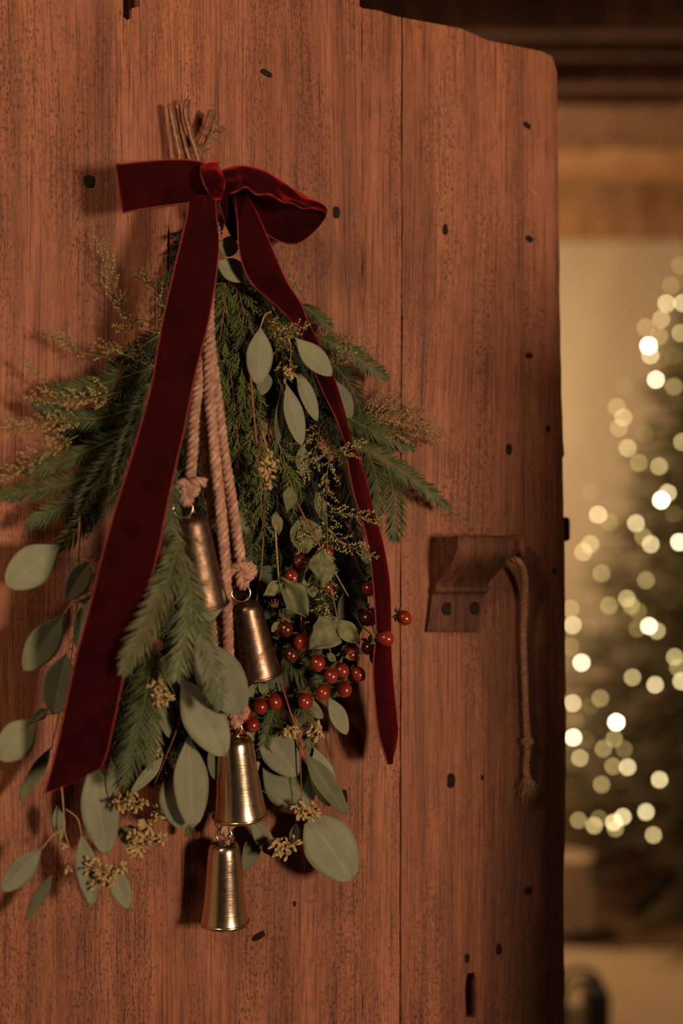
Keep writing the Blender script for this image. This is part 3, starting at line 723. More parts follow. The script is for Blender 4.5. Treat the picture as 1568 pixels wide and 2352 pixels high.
# ---- deep filler: dark cedar against the boards
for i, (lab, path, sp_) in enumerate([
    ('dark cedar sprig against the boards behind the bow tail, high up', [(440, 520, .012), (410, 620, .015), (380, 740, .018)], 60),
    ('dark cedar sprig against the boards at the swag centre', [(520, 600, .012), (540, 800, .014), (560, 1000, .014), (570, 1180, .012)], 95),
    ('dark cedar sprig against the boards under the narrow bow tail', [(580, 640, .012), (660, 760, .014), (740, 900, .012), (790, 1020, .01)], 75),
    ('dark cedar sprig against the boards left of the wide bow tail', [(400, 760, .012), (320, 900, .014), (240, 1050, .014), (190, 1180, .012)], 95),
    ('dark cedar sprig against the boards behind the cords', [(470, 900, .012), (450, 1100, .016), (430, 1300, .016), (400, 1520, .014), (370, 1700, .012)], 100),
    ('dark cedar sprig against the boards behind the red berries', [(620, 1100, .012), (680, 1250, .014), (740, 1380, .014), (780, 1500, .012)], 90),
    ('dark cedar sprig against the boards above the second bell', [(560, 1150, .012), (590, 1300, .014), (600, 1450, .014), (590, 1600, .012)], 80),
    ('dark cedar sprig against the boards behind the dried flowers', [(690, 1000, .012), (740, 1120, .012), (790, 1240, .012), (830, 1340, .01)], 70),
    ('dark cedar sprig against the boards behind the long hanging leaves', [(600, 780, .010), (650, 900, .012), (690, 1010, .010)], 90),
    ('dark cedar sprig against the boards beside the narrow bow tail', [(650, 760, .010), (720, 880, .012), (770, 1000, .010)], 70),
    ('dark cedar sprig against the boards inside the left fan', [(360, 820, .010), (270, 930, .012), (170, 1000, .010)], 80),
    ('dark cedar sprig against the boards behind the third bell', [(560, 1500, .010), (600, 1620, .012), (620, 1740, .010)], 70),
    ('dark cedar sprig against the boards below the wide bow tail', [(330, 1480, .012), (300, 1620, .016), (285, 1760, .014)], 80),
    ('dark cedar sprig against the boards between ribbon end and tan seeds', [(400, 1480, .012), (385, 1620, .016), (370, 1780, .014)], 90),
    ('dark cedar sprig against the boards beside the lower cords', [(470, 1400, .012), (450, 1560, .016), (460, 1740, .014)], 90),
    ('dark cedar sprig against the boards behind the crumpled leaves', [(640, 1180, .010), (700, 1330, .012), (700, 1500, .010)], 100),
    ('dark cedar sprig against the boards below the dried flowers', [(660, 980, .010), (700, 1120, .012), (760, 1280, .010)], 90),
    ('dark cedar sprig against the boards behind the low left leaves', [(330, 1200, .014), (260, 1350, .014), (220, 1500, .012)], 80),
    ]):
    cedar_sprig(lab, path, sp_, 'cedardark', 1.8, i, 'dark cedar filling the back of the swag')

# ---- cedar in view
for lab, path, sp_ in [
    ('olive cedar sprig hanging just below the pale leaves under the knot', [(515, 625, .040), (515, 700, .050), (505, 780, .052), (500, 860, .05)], 62),
    ('olive cedar sprig right of the cords at the height of the ribbon twist', [(545, 650, .038), (560, 740, .046), (555, 840, .050), (560, 930, .048)], 62),
    ('olive cedar sprig beside the cords with a bare reddish stem', [(520, 800, .040), (535, 900, .046), (545, 1000, .048), (555, 1080, .044)], 66),
    ('olive cedar sprig ending above the small pale pods', [(570, 830, .040), (580, 920, .046), (590, 1000, .048), (605, 1080, .042)], 64),
    ('drooping cedar sprig between cords and drying berry stems', [(540, 980, .035), (555, 1070, .042), (570, 1150, .040), (580, 1220, .034)], 62),
    ('dark fan of cedar below the long hanging eucalyptus leaves', [(610, 960, .040), (640, 1020, .046), (660, 1080, .046), (680, 1150, .038)], 60),
    ('cedar sprig reaching down to the brown berry stems', [(590, 1040, .045), (600, 1110, .052), (600, 1180, .050), (610, 1230, .042)], 58),
    ('cedar sprig tucked beneath the narrow bow tail', [(585, 650, .030), (610, 720, .036), (640, 790, .036), (660, 850, .032)], 52),
    ('small cedar tip sticking up beside the cut stems', [(458, 372, .020), (470, 335, .026), (490, 305, .026), (512, 288, .022)], 26),
    ]:
    cedar_sprig(lab, path, sp_, 'cedar', 1.15)

# ---- flat needled conifers
NS = [
 ('needled sprig pointing right towards the latch, lowest long one', [(800, 1010, .030), (880, 1055, .036), (950, 1100, .036), (1032, 1168, .028)], 36, 'needle', 0.0),
 ('needled sprig hanging straight down just right of the narrow bow tail', [(845, 1040, .040), (864, 1100, .045), (868, 1185, .042)], 42, 'needle', 0.1),
 ('needled sprig hanging down nearest to the latch', [(890, 1070, .036), (906, 1150, .040), (908, 1240, .036)], 40, 'needle', -0.1),
 ('needled sprig pointing right beside the big pale leaf', [(735, 775, .034), (810, 815, .040), (888, 868, .036)], 36, 'needle', 0.1),
 ('short needled tip peeping out above the ribbon twist', [(690, 700, .026), (722, 722, .028), (760, 752, .024)], 28, 'needle', 0.2),
 ('needled sprig fanning right under the brown dried flowers', [(780, 950, .026), (860, 990, .030), (950, 1030, .024)], 40, 'needle', 0.0),
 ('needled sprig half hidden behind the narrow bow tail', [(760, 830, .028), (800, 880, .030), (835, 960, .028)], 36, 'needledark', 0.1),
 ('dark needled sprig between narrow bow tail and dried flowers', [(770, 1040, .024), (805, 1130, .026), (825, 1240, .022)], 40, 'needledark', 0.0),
 ('topmost needled sprig pointing left from the wide bow tail', [(350, 845, .036), (240, 880, .046), (128, 903, .044)], 40, 'needle', 0.0),
 ('needled sprig bowing left below the topmost one', [(340, 925, .036), (210, 962, .044), (75, 930, .040)], 34, 'needle', 0.1),
 ('pale needled sprig leaning down along the wide bow tail', [(345, 880, .050), (305, 980, .062), (262, 1110, .062)], 32, 'needlepale', 0.3),
 ('needled sprig pointing left at half height of the foliage', [(310, 985, .034), (190, 1040, .044), (60, 1088, .042)], 36, 'needle', 0.0),
 ('needled sprig reaching furthest to the left', [(300, 1060, .036), (150, 1112, .044), (-12, 1142, .042)], 38, 'needle', 0.1),
 ('pale needled sprig hanging left of the ribbon with a red twig', [(300, 1000, .045), (235, 1080, .058), (178, 1180, .056)], 34, 'needlepale', 0.2),
 ('needled sprig dropping towards the round eucalyptus leaf', [(290, 1090, .036), (170, 1150, .046), (62, 1208, .040)], 36, 'needle', 0.0),
 ('lowest needled sprig of the left fan', [(290, 1110, .034), (210, 1180, .044), (135, 1262, .040)], 40, 'needle', 0.1),
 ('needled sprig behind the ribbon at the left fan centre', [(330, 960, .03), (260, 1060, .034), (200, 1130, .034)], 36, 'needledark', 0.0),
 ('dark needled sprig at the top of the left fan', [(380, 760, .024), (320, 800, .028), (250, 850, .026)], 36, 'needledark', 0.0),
 ('blurred needled sprig beside the topmost bell', [(398, 1070, .095), (392, 1180, .108), (404, 1290, .108)], 38, 'needlepale', 0.2),
 ('large blurred needled sprig lying across the wide bow tail', [(415, 1230, .118), (385, 1330, .132), (340, 1430, .140), (282, 1545, .142)], 50, 'needlepale', 0.0),
 ('blurred needled sprig in front of the topmost bell', [(420, 1270, .120), (438, 1370, .130), (425, 1470, .128), (405, 1560, .118)], 50, 'needlepale', 0.1),
 ('blurred needled sprig draped over the big eucalyptus leaf', [(440, 1330, .122), (460, 1430, .128), (485, 1530, .126), (505, 1625, .120)], 46, 'needlepale', -0.1),
 ('blurred needled sprig right of the ribbon, reaching lowest', [(355, 1480, .082), (335, 1590, .092), (312, 1700, .092), (285, 1800, .088)], 50, 'needle', 0.1),
 ('blurred needled sprig between ribbon and tan seed cluster', [(385, 1500, .076), (355, 1620, .084), (345, 1760, .080)], 46, 'needlepale', 0.1),
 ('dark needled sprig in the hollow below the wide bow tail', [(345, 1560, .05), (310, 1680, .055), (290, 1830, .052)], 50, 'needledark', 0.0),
 ('small needled sprig right of the cord knot', [(574, 1170, .030), (576, 1240, .036), (582, 1318, .032)], 36, 'needle', 0.0),
 ('needled sprig behind the berries right of the second bell', [(635, 1480, .022), (690, 1545, .026), (775, 1590, .022)], 40, 'needle', 0.1),
 ('short needled tip under the two red berries', [(640, 1605, .034), (620, 1660, .040), (600, 1738, .036)], 28, 'needle', 0.1),
 ('needled tip hanging beside the red eucalyptus stem', [(678, 1580, .030), (702, 1650, .034), (720, 1740, .030)], 34, 'needle', 0.0),
 ('needled twig tip below the lowest leaves above the last bell', [(430, 1860, .026), (436, 1890, .028), (432, 1918, .026)], 18, 'needle', 0.1),
]
for lab, path, ln, mt, roll in NS: needle_sprig(lab, path, ln, mt, roll=roll)

# ---- dried flowers
for lab, path, side, mt in [
 ('thin dried sprig standing up alone left of the wide bow tail', [(305, 745, .018), (268, 680, .020), (246, 610, .020), (226, 560, .016)], 46, 'floret'),
 ('dried sprig close to the wide bow tail, below the bow loop', [(385, 720, .02), (352, 660, .022), (330, 640, .022)], 48, 'floret'),
 ('dried yellow sprig arching out at the top of the left fan', [(390, 770, .03), (330, 735, .034), (290, 745, .034)], 44, 'floret'),
 ('pale dried tip at the upper left edge of the swag', [(300, 830, .026), (190, 810, .030), (150, 785, .030), (112, 768, .026)], 34, 'floret'),
 ('yellow dried sprig lying over the topmost left needles', [(280, 900, .045), (180, 920, .052), (70, 915, .050)], 44, 'floret'),
 ('thin dried tip left of the topmost left needles', [(200, 905, .030), (110, 880, .034), (58, 835, .030)], 28, 'floret'),
 ('dried sprig at the left picture edge', [(210, 970, .040), (110, 970, .048), (18, 985, .044)], 42, 'floret'),
 ('yellow dried sprig hanging at the far left', [(180, 1000, .040), (90, 1045, .050), (5, 1105, .046)], 44, 'floret'),
 ('dried sprig next to the ribbon over the pale needles', [(370, 850, .04), (300, 810, .046), (240, 800, .044)], 40, 'floret'),
 ('dried yellow sprig among the hanging eucalyptus leaves', [(640, 700, .040), (646, 770, .050), (652, 870, .052)], 46, 'floret'),
 ('dried yellow sprig crossing the narrow bow tail at its twist', [(630, 780, .05), (660, 760, .076), (702, 752, .094)], 24, 'floret'),
 ('upright dried tips right of the big pale leaf', [(760, 850, .036), (790, 815, .042), (838, 795, .040)], 44, 'floret'),
 ('upper brown dried sprig reaching right over the boards', [(810, 960, .022), (880, 930, .030), (965, 945, .026)], 56, 'floretbrown'),
 ('lower brown dried sprig reaching right over the boards', [(820, 980, .022), (910, 990, .030), (1012, 1005, .026)], 56, 'floretbrown'),
 ('middle brown dried sprig fraying out over the plank seam', [(815, 970, .024), (890, 962, .034), (985, 985, .030)], 60, 'floretbrown'),
 ('dried yellow sprig below the long hanging leaves', [(735, 950, .040), (728, 1020, .046), (700, 1090, .046)], 46, 'floret'),
 ('dried yellow sprig in the middle of the swag beside the tail', [(760, 1000, .042), (752, 1080, .050), (740, 1160, .048)], 56, 'floret'),
 ('small dried yellow tuft lying on the narrow bow tail', [(770, 1035, .066), (798, 1035, .076), (832, 1020, .076)], 36, 'floret'),
 ('dried yellow tip crossing the narrow bow tail like a finger', [(755, 1175, .060), (805, 1182, .074), (868, 1196, .076)], 34, 'floret'),
 ('lower dried yellow tip touching the narrow bow tail', [(740, 1210, .050), (795, 1250, .068), (852, 1278, .076)], 32, 'floret'),
 ('dried yellow sprig hanging over the crumpled olive leaf', [(748, 1150, .054), (752, 1260, .060), (748, 1350, .060), (735, 1425, .056)], 40, 'floret'),
 ('dried yellow sprig beside the olive leaves above the berries', [(665, 1190, .046), (690, 1230, .050), (700, 1290, .048)], 36, 'floret'),
 ('faint dried tip right of the ribbon twist', [(720, 770, .016), (760, 765, .018), (810, 775, .016)], 24, 'floretbrown'),
 ('tiny dried tip beside the narrow bow tail below the loop', [(650, 640, .018), (672, 650, .020), (688, 668, .018)], 16, 'floret'),
]:
    flower_sprig(lab, path, side, mt, dens=1.6 if 'brown' in lab else 1.1 if 'thin' in lab else 1.35, size=1.05 if ('thin' in lab or 'pale' in lab) else 1.3)

# ---- eucalyptus
euc('two pale eucalyptus leaves just below the bow knot', [[(490, 500, .045), (500, 560, .055), (503, 600, .058)]],
    [((498, 560), (547, 572), 48, .056, .058, dict(shape=.55, point=1.0)), ((494, 600), (572, 640), 54, .058, .060, dict(shape=.5, point=1.0, cup=.05))], stem='stemtan')
t = euc('eucalyptus sprig with long pale leaves hanging over the swag centre', [[(622, 716, .05), (608, 725, .062), (598, 752, .064)], [(655, 760, .045), (668, 800, .055), (664, 850, .060), (652, 880, .060)]],
    [((598, 750), (592, 885), 66, .064, .056, dict(shape=.5, point=1.0, cup=.1)), ((610, 850), (600, 908), 40, .050, .048),
     ((678, 776), (761, 864), 56, .086, .098, dict(shape=.52, point=1.05, cup=.08)), ((680, 846), (728, 968), 38, .062, .068, dict(shape=.5, cup=.2)),
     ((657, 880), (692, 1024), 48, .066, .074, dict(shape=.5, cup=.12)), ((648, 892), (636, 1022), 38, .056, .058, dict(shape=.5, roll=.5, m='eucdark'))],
    [(655, 862, .060, 20, 10)], stem='stemtan')
stalks(t, [[(664, 850, .060), (668, 838, .062), (682, 850, .062)], [(652, 870, .062), (654, 876, .064), (658, 884, .066)], [(655, 770, .046), (665, 768, .072), (680, 778, .086)]])
euc('single eucalyptus leaf showing from behind the narrow bow tail', [[(745, 840, .03), (760, 870, .036)]], [((760, 868), (806, 962), 50, .036, .040, dict(shape=.5, point=1.05))], stem='stemtan')
t = euc('eucalyptus branch with round leaves at the left edge of the swag', [[(185, 1180, .03), (180, 1290, .036), (176, 1390, .04), (165, 1500, .042), (140, 1620, .042), (118, 1720, .04)]],
    [((138, 1252), (14, 1345), 92, .050, .064, dict(shape=.52, point=.86, cup=.08)), ((206, 1288), (152, 1376), 66, .060, .070, dict(shape=.5, point=.95, roll=.3)),
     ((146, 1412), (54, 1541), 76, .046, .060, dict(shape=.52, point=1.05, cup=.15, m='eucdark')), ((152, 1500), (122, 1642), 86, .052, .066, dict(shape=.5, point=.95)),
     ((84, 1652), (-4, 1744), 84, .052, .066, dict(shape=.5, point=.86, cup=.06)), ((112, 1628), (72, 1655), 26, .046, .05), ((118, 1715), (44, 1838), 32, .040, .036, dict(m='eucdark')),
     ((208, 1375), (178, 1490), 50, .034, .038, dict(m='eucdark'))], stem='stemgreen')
stalks(t, [[(176, 1385, .042), (165, 1385, .046), (145, 1413, .046)], [(165, 1490, .042), (158, 1490, .050), (152, 1503, .052)], [(118, 1640, .042), (100, 1642, .050), (83, 1654, .052)], [(180, 1290, .04), (195, 1285, .055), (206, 1290, .060)]])
t = euc('eucalyptus branch with seed clusters at the lower left of the swag', [[(140, 1790, .045), (146, 1860, .050), (148, 1905, .052), (160, 1950, .052)]],
    [((96, 1948), (4, 2048), 60, .056, .066, dict(shape=.5, cup=.1)), ((120, 2008), (60, 2112), 32, .046, .046, dict(m='eucdark')),
     ((186, 1916), (213, 2082), 52, .056, .060, dict(shape=.45, cup=.12)), ((252, 1985), (296, 2088), 46, .052, .052, dict(shape=.45)),
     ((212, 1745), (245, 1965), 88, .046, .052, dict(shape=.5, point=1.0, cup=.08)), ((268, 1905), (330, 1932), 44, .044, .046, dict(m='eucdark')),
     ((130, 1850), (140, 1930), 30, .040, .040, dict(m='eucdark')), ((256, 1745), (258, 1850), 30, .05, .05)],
    [(228, 2005, .062, 36, 24), (300, 1850, .058, 34, 26), (318, 1935, .058, 46, 26), (150, 1990, .056, 9, 3), (142, 1940, .056, 8, 2), (352, 1880, .05, 26, 14), (270, 1995, .055, 16, 8), (375, 1930, .05, 18, 8)], stem='stemtan', rad=2.2)
stalks(t, [[(148, 1905, .052), (120, 1920, .054), (96, 1950, .056)], [(150, 1858, .052), (178, 1880, .056), (187, 1920, .056)], [(160, 1950, .052), (152, 1970, .055), (148, 1985, .056)], [(146, 1900, .052), (138, 1925, .055), (142, 1945, .055)]])
t = euc('eucalyptus branch with broad leaves left of the third bell', [[(430, 1330, .07), (425, 1450, .075), (420, 1580, .07), (410, 1660, .066), (380, 1740, .06), (355, 1800, .056)]],
    [((448, 1462), (556, 1640), 112, .084, .098, dict(shape=.52, point=.86, cup=.1)), ((416, 1555), (517, 1738), 100, .074, .086, dict(shape=.5, point=.95, cup=.08)),
     ((432, 1688), (443, 1902), 84, .066, .078, dict(shape=.5, point=.86, cup=.1)), ((388, 1762), (432, 1900), 96, .056, .060, dict(shape=.5, point=.6)),
     ((448, 1320), (486, 1426), 100, .092, .098, dict(shape=.55, point=1.05, cup=.08)), ((376, 1595), (388, 1695), 40, .056, .058), ((375, 1738), (300, 1822), 30, .064, .066, dict(cup=.3)),
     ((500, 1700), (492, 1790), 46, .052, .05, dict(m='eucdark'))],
    [(382, 1588, .088, 30, 22), (372, 1718, .07, 12, 4)], stem='stemred')
t = euc('eucalyptus branch with a red stem and large leaves below the berries', [[(645, 1570, .034), (668, 1640, .042), (686, 1700, .046), (690, 1770, .046), (692, 1830, .044), (685, 1880, .044)]],
    [((700, 1862), (811, 2022), 122, .044, .062, dict(shape=.48, point=.86, cup=.08)), ((698, 1728), (797, 1872), 50, .048, .058, dict(shape=.45, cup=.25, m='eucdark')),
     ((722, 1716), (756, 1852), 62, .036, .036, dict(shape=.5, point=1.0)), ((592, 1660), (684, 1782), 88, .034, .040, dict(shape=.5, point=.95)),
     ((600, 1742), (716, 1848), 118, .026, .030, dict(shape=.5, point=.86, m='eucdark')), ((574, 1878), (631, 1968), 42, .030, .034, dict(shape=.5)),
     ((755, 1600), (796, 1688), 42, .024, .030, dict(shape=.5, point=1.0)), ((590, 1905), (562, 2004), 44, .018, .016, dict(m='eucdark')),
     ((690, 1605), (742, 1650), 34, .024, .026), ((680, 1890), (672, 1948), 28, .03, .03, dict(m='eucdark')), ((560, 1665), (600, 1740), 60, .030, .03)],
    [(668, 1692, .050, 20, 9), (722, 1692, .046, 24, 11), (692, 1862, .052, 30, 20), (660, 1935, .050, 34, 24), (594, 1755, .040, 9, 3)], stem='stemred')
stalks(t, [[(686, 1700, .046), (692, 1712, .048), (700, 1730, .048)], [(692, 1840, .044), (690, 1855, .046), (702, 1866, .046)], [(600, 1815, .03), (640, 1840, .03), (684, 1875, .036)], [(760, 1660, .02), (775, 1700, .02), (788, 1742, .02)]], 'stemred')

# ---- hypericum: berries, dry leaves, stems
def berry_meshes(dark):
    mb = MB(); rows = []; n = 14
    for i in range(11):
        t = math.pi * i / 10; r = math.sin(t); z = math.cos(t)
        row = []
        for k in range(n + 1):
            a = 2 * math.pi * k / n; g = 1 - 0.055 * r * (max(0, math.cos(1.5 * a) ** 8))
            row.append(Vector((r * math.cos(a) * g, r * math.sin(a) * g, -z * 1.14 - (0.10 if i == 10 else 0) * -1)))
        rows.append(row)
    mb.grid(rows); s = 0.0071
    mb.v = [v * s for v in mb.v]
    return mb.mesh('berry', M['berrydark' if dark else 'berry'])
BERRY = {0: berry_meshes(0), 1: berry_meshes(1)}
sm = MB()
for k in range(5):
    a = 2 * math.pi * k / 5; o = Vector((math.cos(a), math.sin(a), 0)); s = Vector((-math.sin(a), math.cos(a), 0))
    sm.add([o * .001 + Vector((0, 0, -.0074)), o * .0052 + s * .0032 + Vector((0, 0, -.0070)), o * .0052 - s * .0032 + Vector((0, 0, -.0070)), o * .0108 + Vector((0, 0, -.0058 - .004 * (k % 2)))], [(0, 2, 3), (0, 3, 1)])
SEPAL = sm.mesh('calyx', M['sepal'], smooth=False)
def berries(label, stems, bs, leaves, group='berry sprigs in the door swag'):
    t = thing('berry_sprig', label, 'berry sprig', P(*stems[0][0][0]), group)
    for s, m in stems:
        pts = ppath(s, 14); part(MB().tube(pts, [mpp(pts[0]) * (2.7 - 0.09 * i) for i in range(14)], 6), 'stem', m, t)
    for (x, y, d, dark, sx, sy) in bs:
        p = P(x, y, d); o = obj('berry', BERRY[dark], t); o.location = p - t.location
        src = P(sx, sy, d - .008); dv = (p - src).normalized()
        o.rotation_euler = dv.to_track_quat('Z', 'Y').to_euler(); rr = random.Random(x); f = rr.uniform(.93, 1.08); o.scale = (f, f, f)
        obj('calyx', SEPAL, o)
        part(MB().tube([src, (src + p) * .5 + N * .001, p - dv * .0065], mpp(p) * 1.1, 4), 'berry_stalk', 'stemgreen' if x % 2 else 'stemred', t)
    for sp_ in leaves: add_leaf(t, sp_, 'hyp')
    return t
cr_ = dict(wave=.30, cup=.35, point=1.6)
berries('berry sprig with the lowest red berries beside the third bell', [([(607, 1175, .034), (600, 1300, .040), (588, 1400, .038), (590, 1580, .030)], 'stemred')],
    [(628, 1611, .046, 0, 600, 1570), (597, 1622, .054, 0, 588, 1580), (579, 1664, .052, 0, 580, 1630), (562, 1640, .048, 0, 578, 1610), (553, 1672, .042, 0, 572, 1640)],
    [((588, 1570), (568, 1610), 26, .042, .046, cr_), ((592, 1568), (618, 1600), 22, .042, .048, cr_), ((610, 1545), (648, 1585), 46, .026, .026, dict(m='hypdark'))])
berries('berry sprig with a crumpled three-cornered leaf beside the second bell', [([(631, 1190, .045), (635, 1260, .054), (640, 1330, .056)], 'stemtan'), ([(640, 1330, .056), (644, 1390, .046), (650, 1430, .040)], 'stemred'), ([(690, 1400, .05), (692, 1430, .046), (694, 1455, .044)], 'stemred')],
    [(670, 1325, .042, 0, 655, 1300), (690, 1290, .038, 0, 680, 1262), (655, 1444, .042, 1, 648, 1415), (692, 1475, .050, 0, 693, 1445), (668, 1504, .046, 1, 660, 1475), (716, 1424, .038, 1, 712, 1400), (706, 1432, .034, 1, 700, 1402), (640, 1446, .036, 1, 642, 1415)],
    [((640, 1325), (704, 1416), 64, .060, .072, dict(wave=.55, cup=.5, shape=.55, point=1.5)), ((646, 1338), (604, 1368), 34, .060, .064, cr_), ((700, 1345), (735, 1345), 54, .05, .05, cr_),
     ((555, 1165), (566, 1228), 46, .040, .046, cr_), ((632, 1175), (640, 1230), 30, .046, .050, cr_), ((600, 1300), (660, 1370), 80, .022, .022, dict(m='hypdark')), ((640, 1400), (690, 1440), 50, .024, .024, dict(m='hypdark')),
     ((648, 1420), (668, 1450), 20, .042, .044, cr_), ((640, 1428), (622, 1452), 22, .04, .04, cr_), ((610, 1395), (640, 1470), 46, .024, .024, dict(m='hypdark'))])
berries('berry sprig with the main bunch of bright red berries', [([(665, 1120, .050), (700, 1190, .058), (735, 1255, .060), (740, 1290, .056)], 'stemred'), ([(760, 1300, .052), (780, 1335, .054), (800, 1370, .050)], 'stemtan'), ([(760, 1350, .052), (770, 1400, .052), (775, 1425, .050)], 'stemred'), ([(755, 1480, .044), (760, 1510, .044), (762, 1525, .044)], 'stemred')],
    [(729, 1523, .056, 0, 722, 1492), (760, 1552, .060, 0, 752, 1520), (784, 1540, .052, 0, 766, 1518), (821, 1548, .050, 0, 800, 1528), (790, 1583, .044, 0, 782, 1556), (742, 1590, .050, 0, 748, 1562), (701, 1611, .046, 0, 706, 1580), (804, 1502, .040, 0, 784, 1490)],
    [((772, 1418), (712, 1492), 78, .056, .070, dict(wave=.5, cup=.45, shape=.40, point=1.5)), ((770, 1425), (824, 1478), 44, .052, .050, cr_), ((738, 1262), (735, 1352), 66, .060, .068, dict(wave=.45, cup=.4, shape=.40, point=1.6)),
     ((690, 1185), (702, 1272), 76, .048, .052, dict(wave=.25, cup=.3, shape=.45, point=1.4)), ((667, 1115), (658, 1178), 34, .052, .060, cr_), ((724, 1130), (748, 1206), 34, .046, .050, cr_),
     ((700, 1345), (660, 1375), 60, .048, .05, cr_), ((735, 1300), (690, 1345), 46, .050, .054, cr_), ((695, 1020), (692, 1095), 32, .044, .046, dict(m='eucdark')), ((790, 1510), (830, 1500), 20, .044, .046, cr_), ((750, 1500), (772, 1522), 18, .046, .05, cr_)])
berries('berry sprig with single berries high beside the narrow bow tail', [([(790, 1230, .036), (818, 1290, .040), (832, 1322, .040)], 'stemred')],
    [(845, 1352, .046, 0, 836, 1320), (749, 1266, .046, 0, 742, 1236), (748, 1346, .036, 0, 738, 1322)],
    [((810, 1330), (800, 1490), 74, .026, .026, dict(m='hypdark', shape=.4)), ((832, 1300), (866, 1312), 26, .034, .034, cr_), ((770, 1340), (840, 1400), 80, .018, .018, dict(m='hypdark')), ((760, 1250), (850, 1330), 90, .014, .014, dict(m='hypdark'))])
berries('berry sprig with dark berries and one red berry free on the boards', [([(815, 1380, .034), (825, 1430, .040), (850, 1455, .046)], 'stemgreen'), ([(850, 1400, .034), (856, 1440, .042), (862, 1460, .05)], 'stemgreen')],
    [(884, 1467, .084, 0, 862, 1462), (846, 1487, .046, 1, 852, 1458), (866, 1510, .038, 1, 858, 1482), (842, 1420, .038, 1, 830, 1400), (862, 1418, .034, 1, 850, 1396), (927, 1419, .040, 0, 904, 1402)],
    [((808, 1372), (840, 1432), 40, .034, .036, dict(wave=.25, cup=.3)), ((800, 1440), (826, 1480), 20, .034, .036, cr_), ((905, 1398), (922, 1408), 14, .034, .036, dict(wave=.2)), ((720, 1500), (700, 1570), 60, .014, .014, dict(m='hypdark'))])
# out of focus pods in front of the cedar
t = euc('small blurred seed heads in front of the cedar at the swag centre', [[(600, 980, .05), (612, 1030, .07), (622, 1060, .080)]], [], [(622, 1060, .085, 26, 16), (612, 1120, .075, 10, 4)], stem='stemtan')

# ---- thin bare stems between cords
for lab, pts, m in [('thin red stem behind the topmost bell ring', [(455, 1110, .05), (448, 1150, .05), (443, 1200, .05)], 'stemred'),
                    ('bare reddish twig through the olive cedar', [(572, 820, .055), (580, 920, .060), (590, 1030, .055)], 'stemred'),
                    ('bare brown twig left of the wide bow tail', [(186, 1150, .045), (182, 1220, .05), (178, 1290, .046)], 'stemtan')]:
    q = ppath(pts, 10); obj('bare_twig', MB().tube(q, [mpp(q[0]) * (3.2 - .1 * i) for i in range(10)], 6).mesh('bare_twig', M[m]), None, label=lab, category='twig')

# ---- cut stem ends above the bow
for lab, pts, r in [('leftmost and straightest cut stem above the bow', [(391, 240, .016), (400, 290, .018), (412, 345, .022), (425, 400, .026), (470, 470, .034)], 6.5),
                    ('thin knobbly cut stem second from left above the bow', [(407, 238, .010), (412, 280, .012), (422, 320, .016), (434, 360, .020), (470, 430, .028)], 4.6),
                    ('cut stem with a crooked top, tallest above the bow', [(430, 230, .018), (427, 262, .020), (436, 300, .022), (452, 352, .026), (480, 430, .034)], 5.4),
                    ('thick cut stem leaning right with a slanted pale cut', [(488, 256, .018), (474, 300, .020), (456, 350, .024), (470, 420, .03)], 7.2)]:
    q = ppath(pts, 22); k = mpp(q[0]); rr = random.Random(int(r * 10)); t = thing('cut_stem', lab, 'stem', q[0], 'cut stem ends above the bow')
    part(MB().tube(q, [1.4 * k * r * (1 + .10 * mnoise.noise(Vector((i * .6, r, 0)))) * (0.92 if i == 0 else 1) for i in range(22)], 9), 'bark', 'bark', t)
    dv = (q[0] - q[1]).normalized(); part(MB().lathe([(0, .0006), (k * r * .9, .0005), (k * r * 1.02, 0)], 10, Matrix.Translation(q[0]) @ dv.to_track_quat('Z', 'Y').to_matrix().to_4x4()), 'cut_end', 'stemtan', t)

# ---- rope cords with bells
def rope_tube(mb, pts, r, pitch=0.017, sides=5, plies=3):
    ln = [0]
    for a, b in zip(pts, pts[1:]): ln.append(ln[-1] + (b - a).length)
    n = len(pts)
    for s in range(plies):
        q = []; prev = Vector((1, 0, 0))
        for i, p in enumerate(pts):
            tg = (pts[min(i + 1, n - 1)] - pts[max(i - 1, 0)]).normalized(); x = (prev - tg * prev.dot(tg)).normalized(); prev = x; y = tg.cross(x)
            a = 2 * math.pi * (s / plies + ln[i] / pitch); q.append(p + (x * math.cos(a) + y * math.sin(a)) * r * 0.52)
        mb.tube(q, r * 0.58, sides)
    return mb
def resample(pts, step):
    out = [pts[0]]; acc = 0
    for a, b in zip(pts, pts[1:]):
        l = (b - a).length
        while acc + l >= step:
            a = a.lerp(b, (step - acc) / l); l = (b - a).length; out.append(a); acc = 0
        acc += l
    return out
def knot_mesh(c, r, rr_):
    """a tight overhand knot"""
    pts = []
    for i in range(70):
        t = 2 * math.pi * i / 69
        v = Vector((math.sin(t) + 2 * math.sin(2 * t), -math.sin(3 * t) * 0.9, math.cos(t) - 2 * math.cos(2 * t))) * (r / 3.0)
        pts.append(c + U * v.x - N * v.y + Vector((0, 0, v.z * 1.1)))
    mb = MB(); rope_tube(mb, pts, rr_, 0.014, 5); return mb
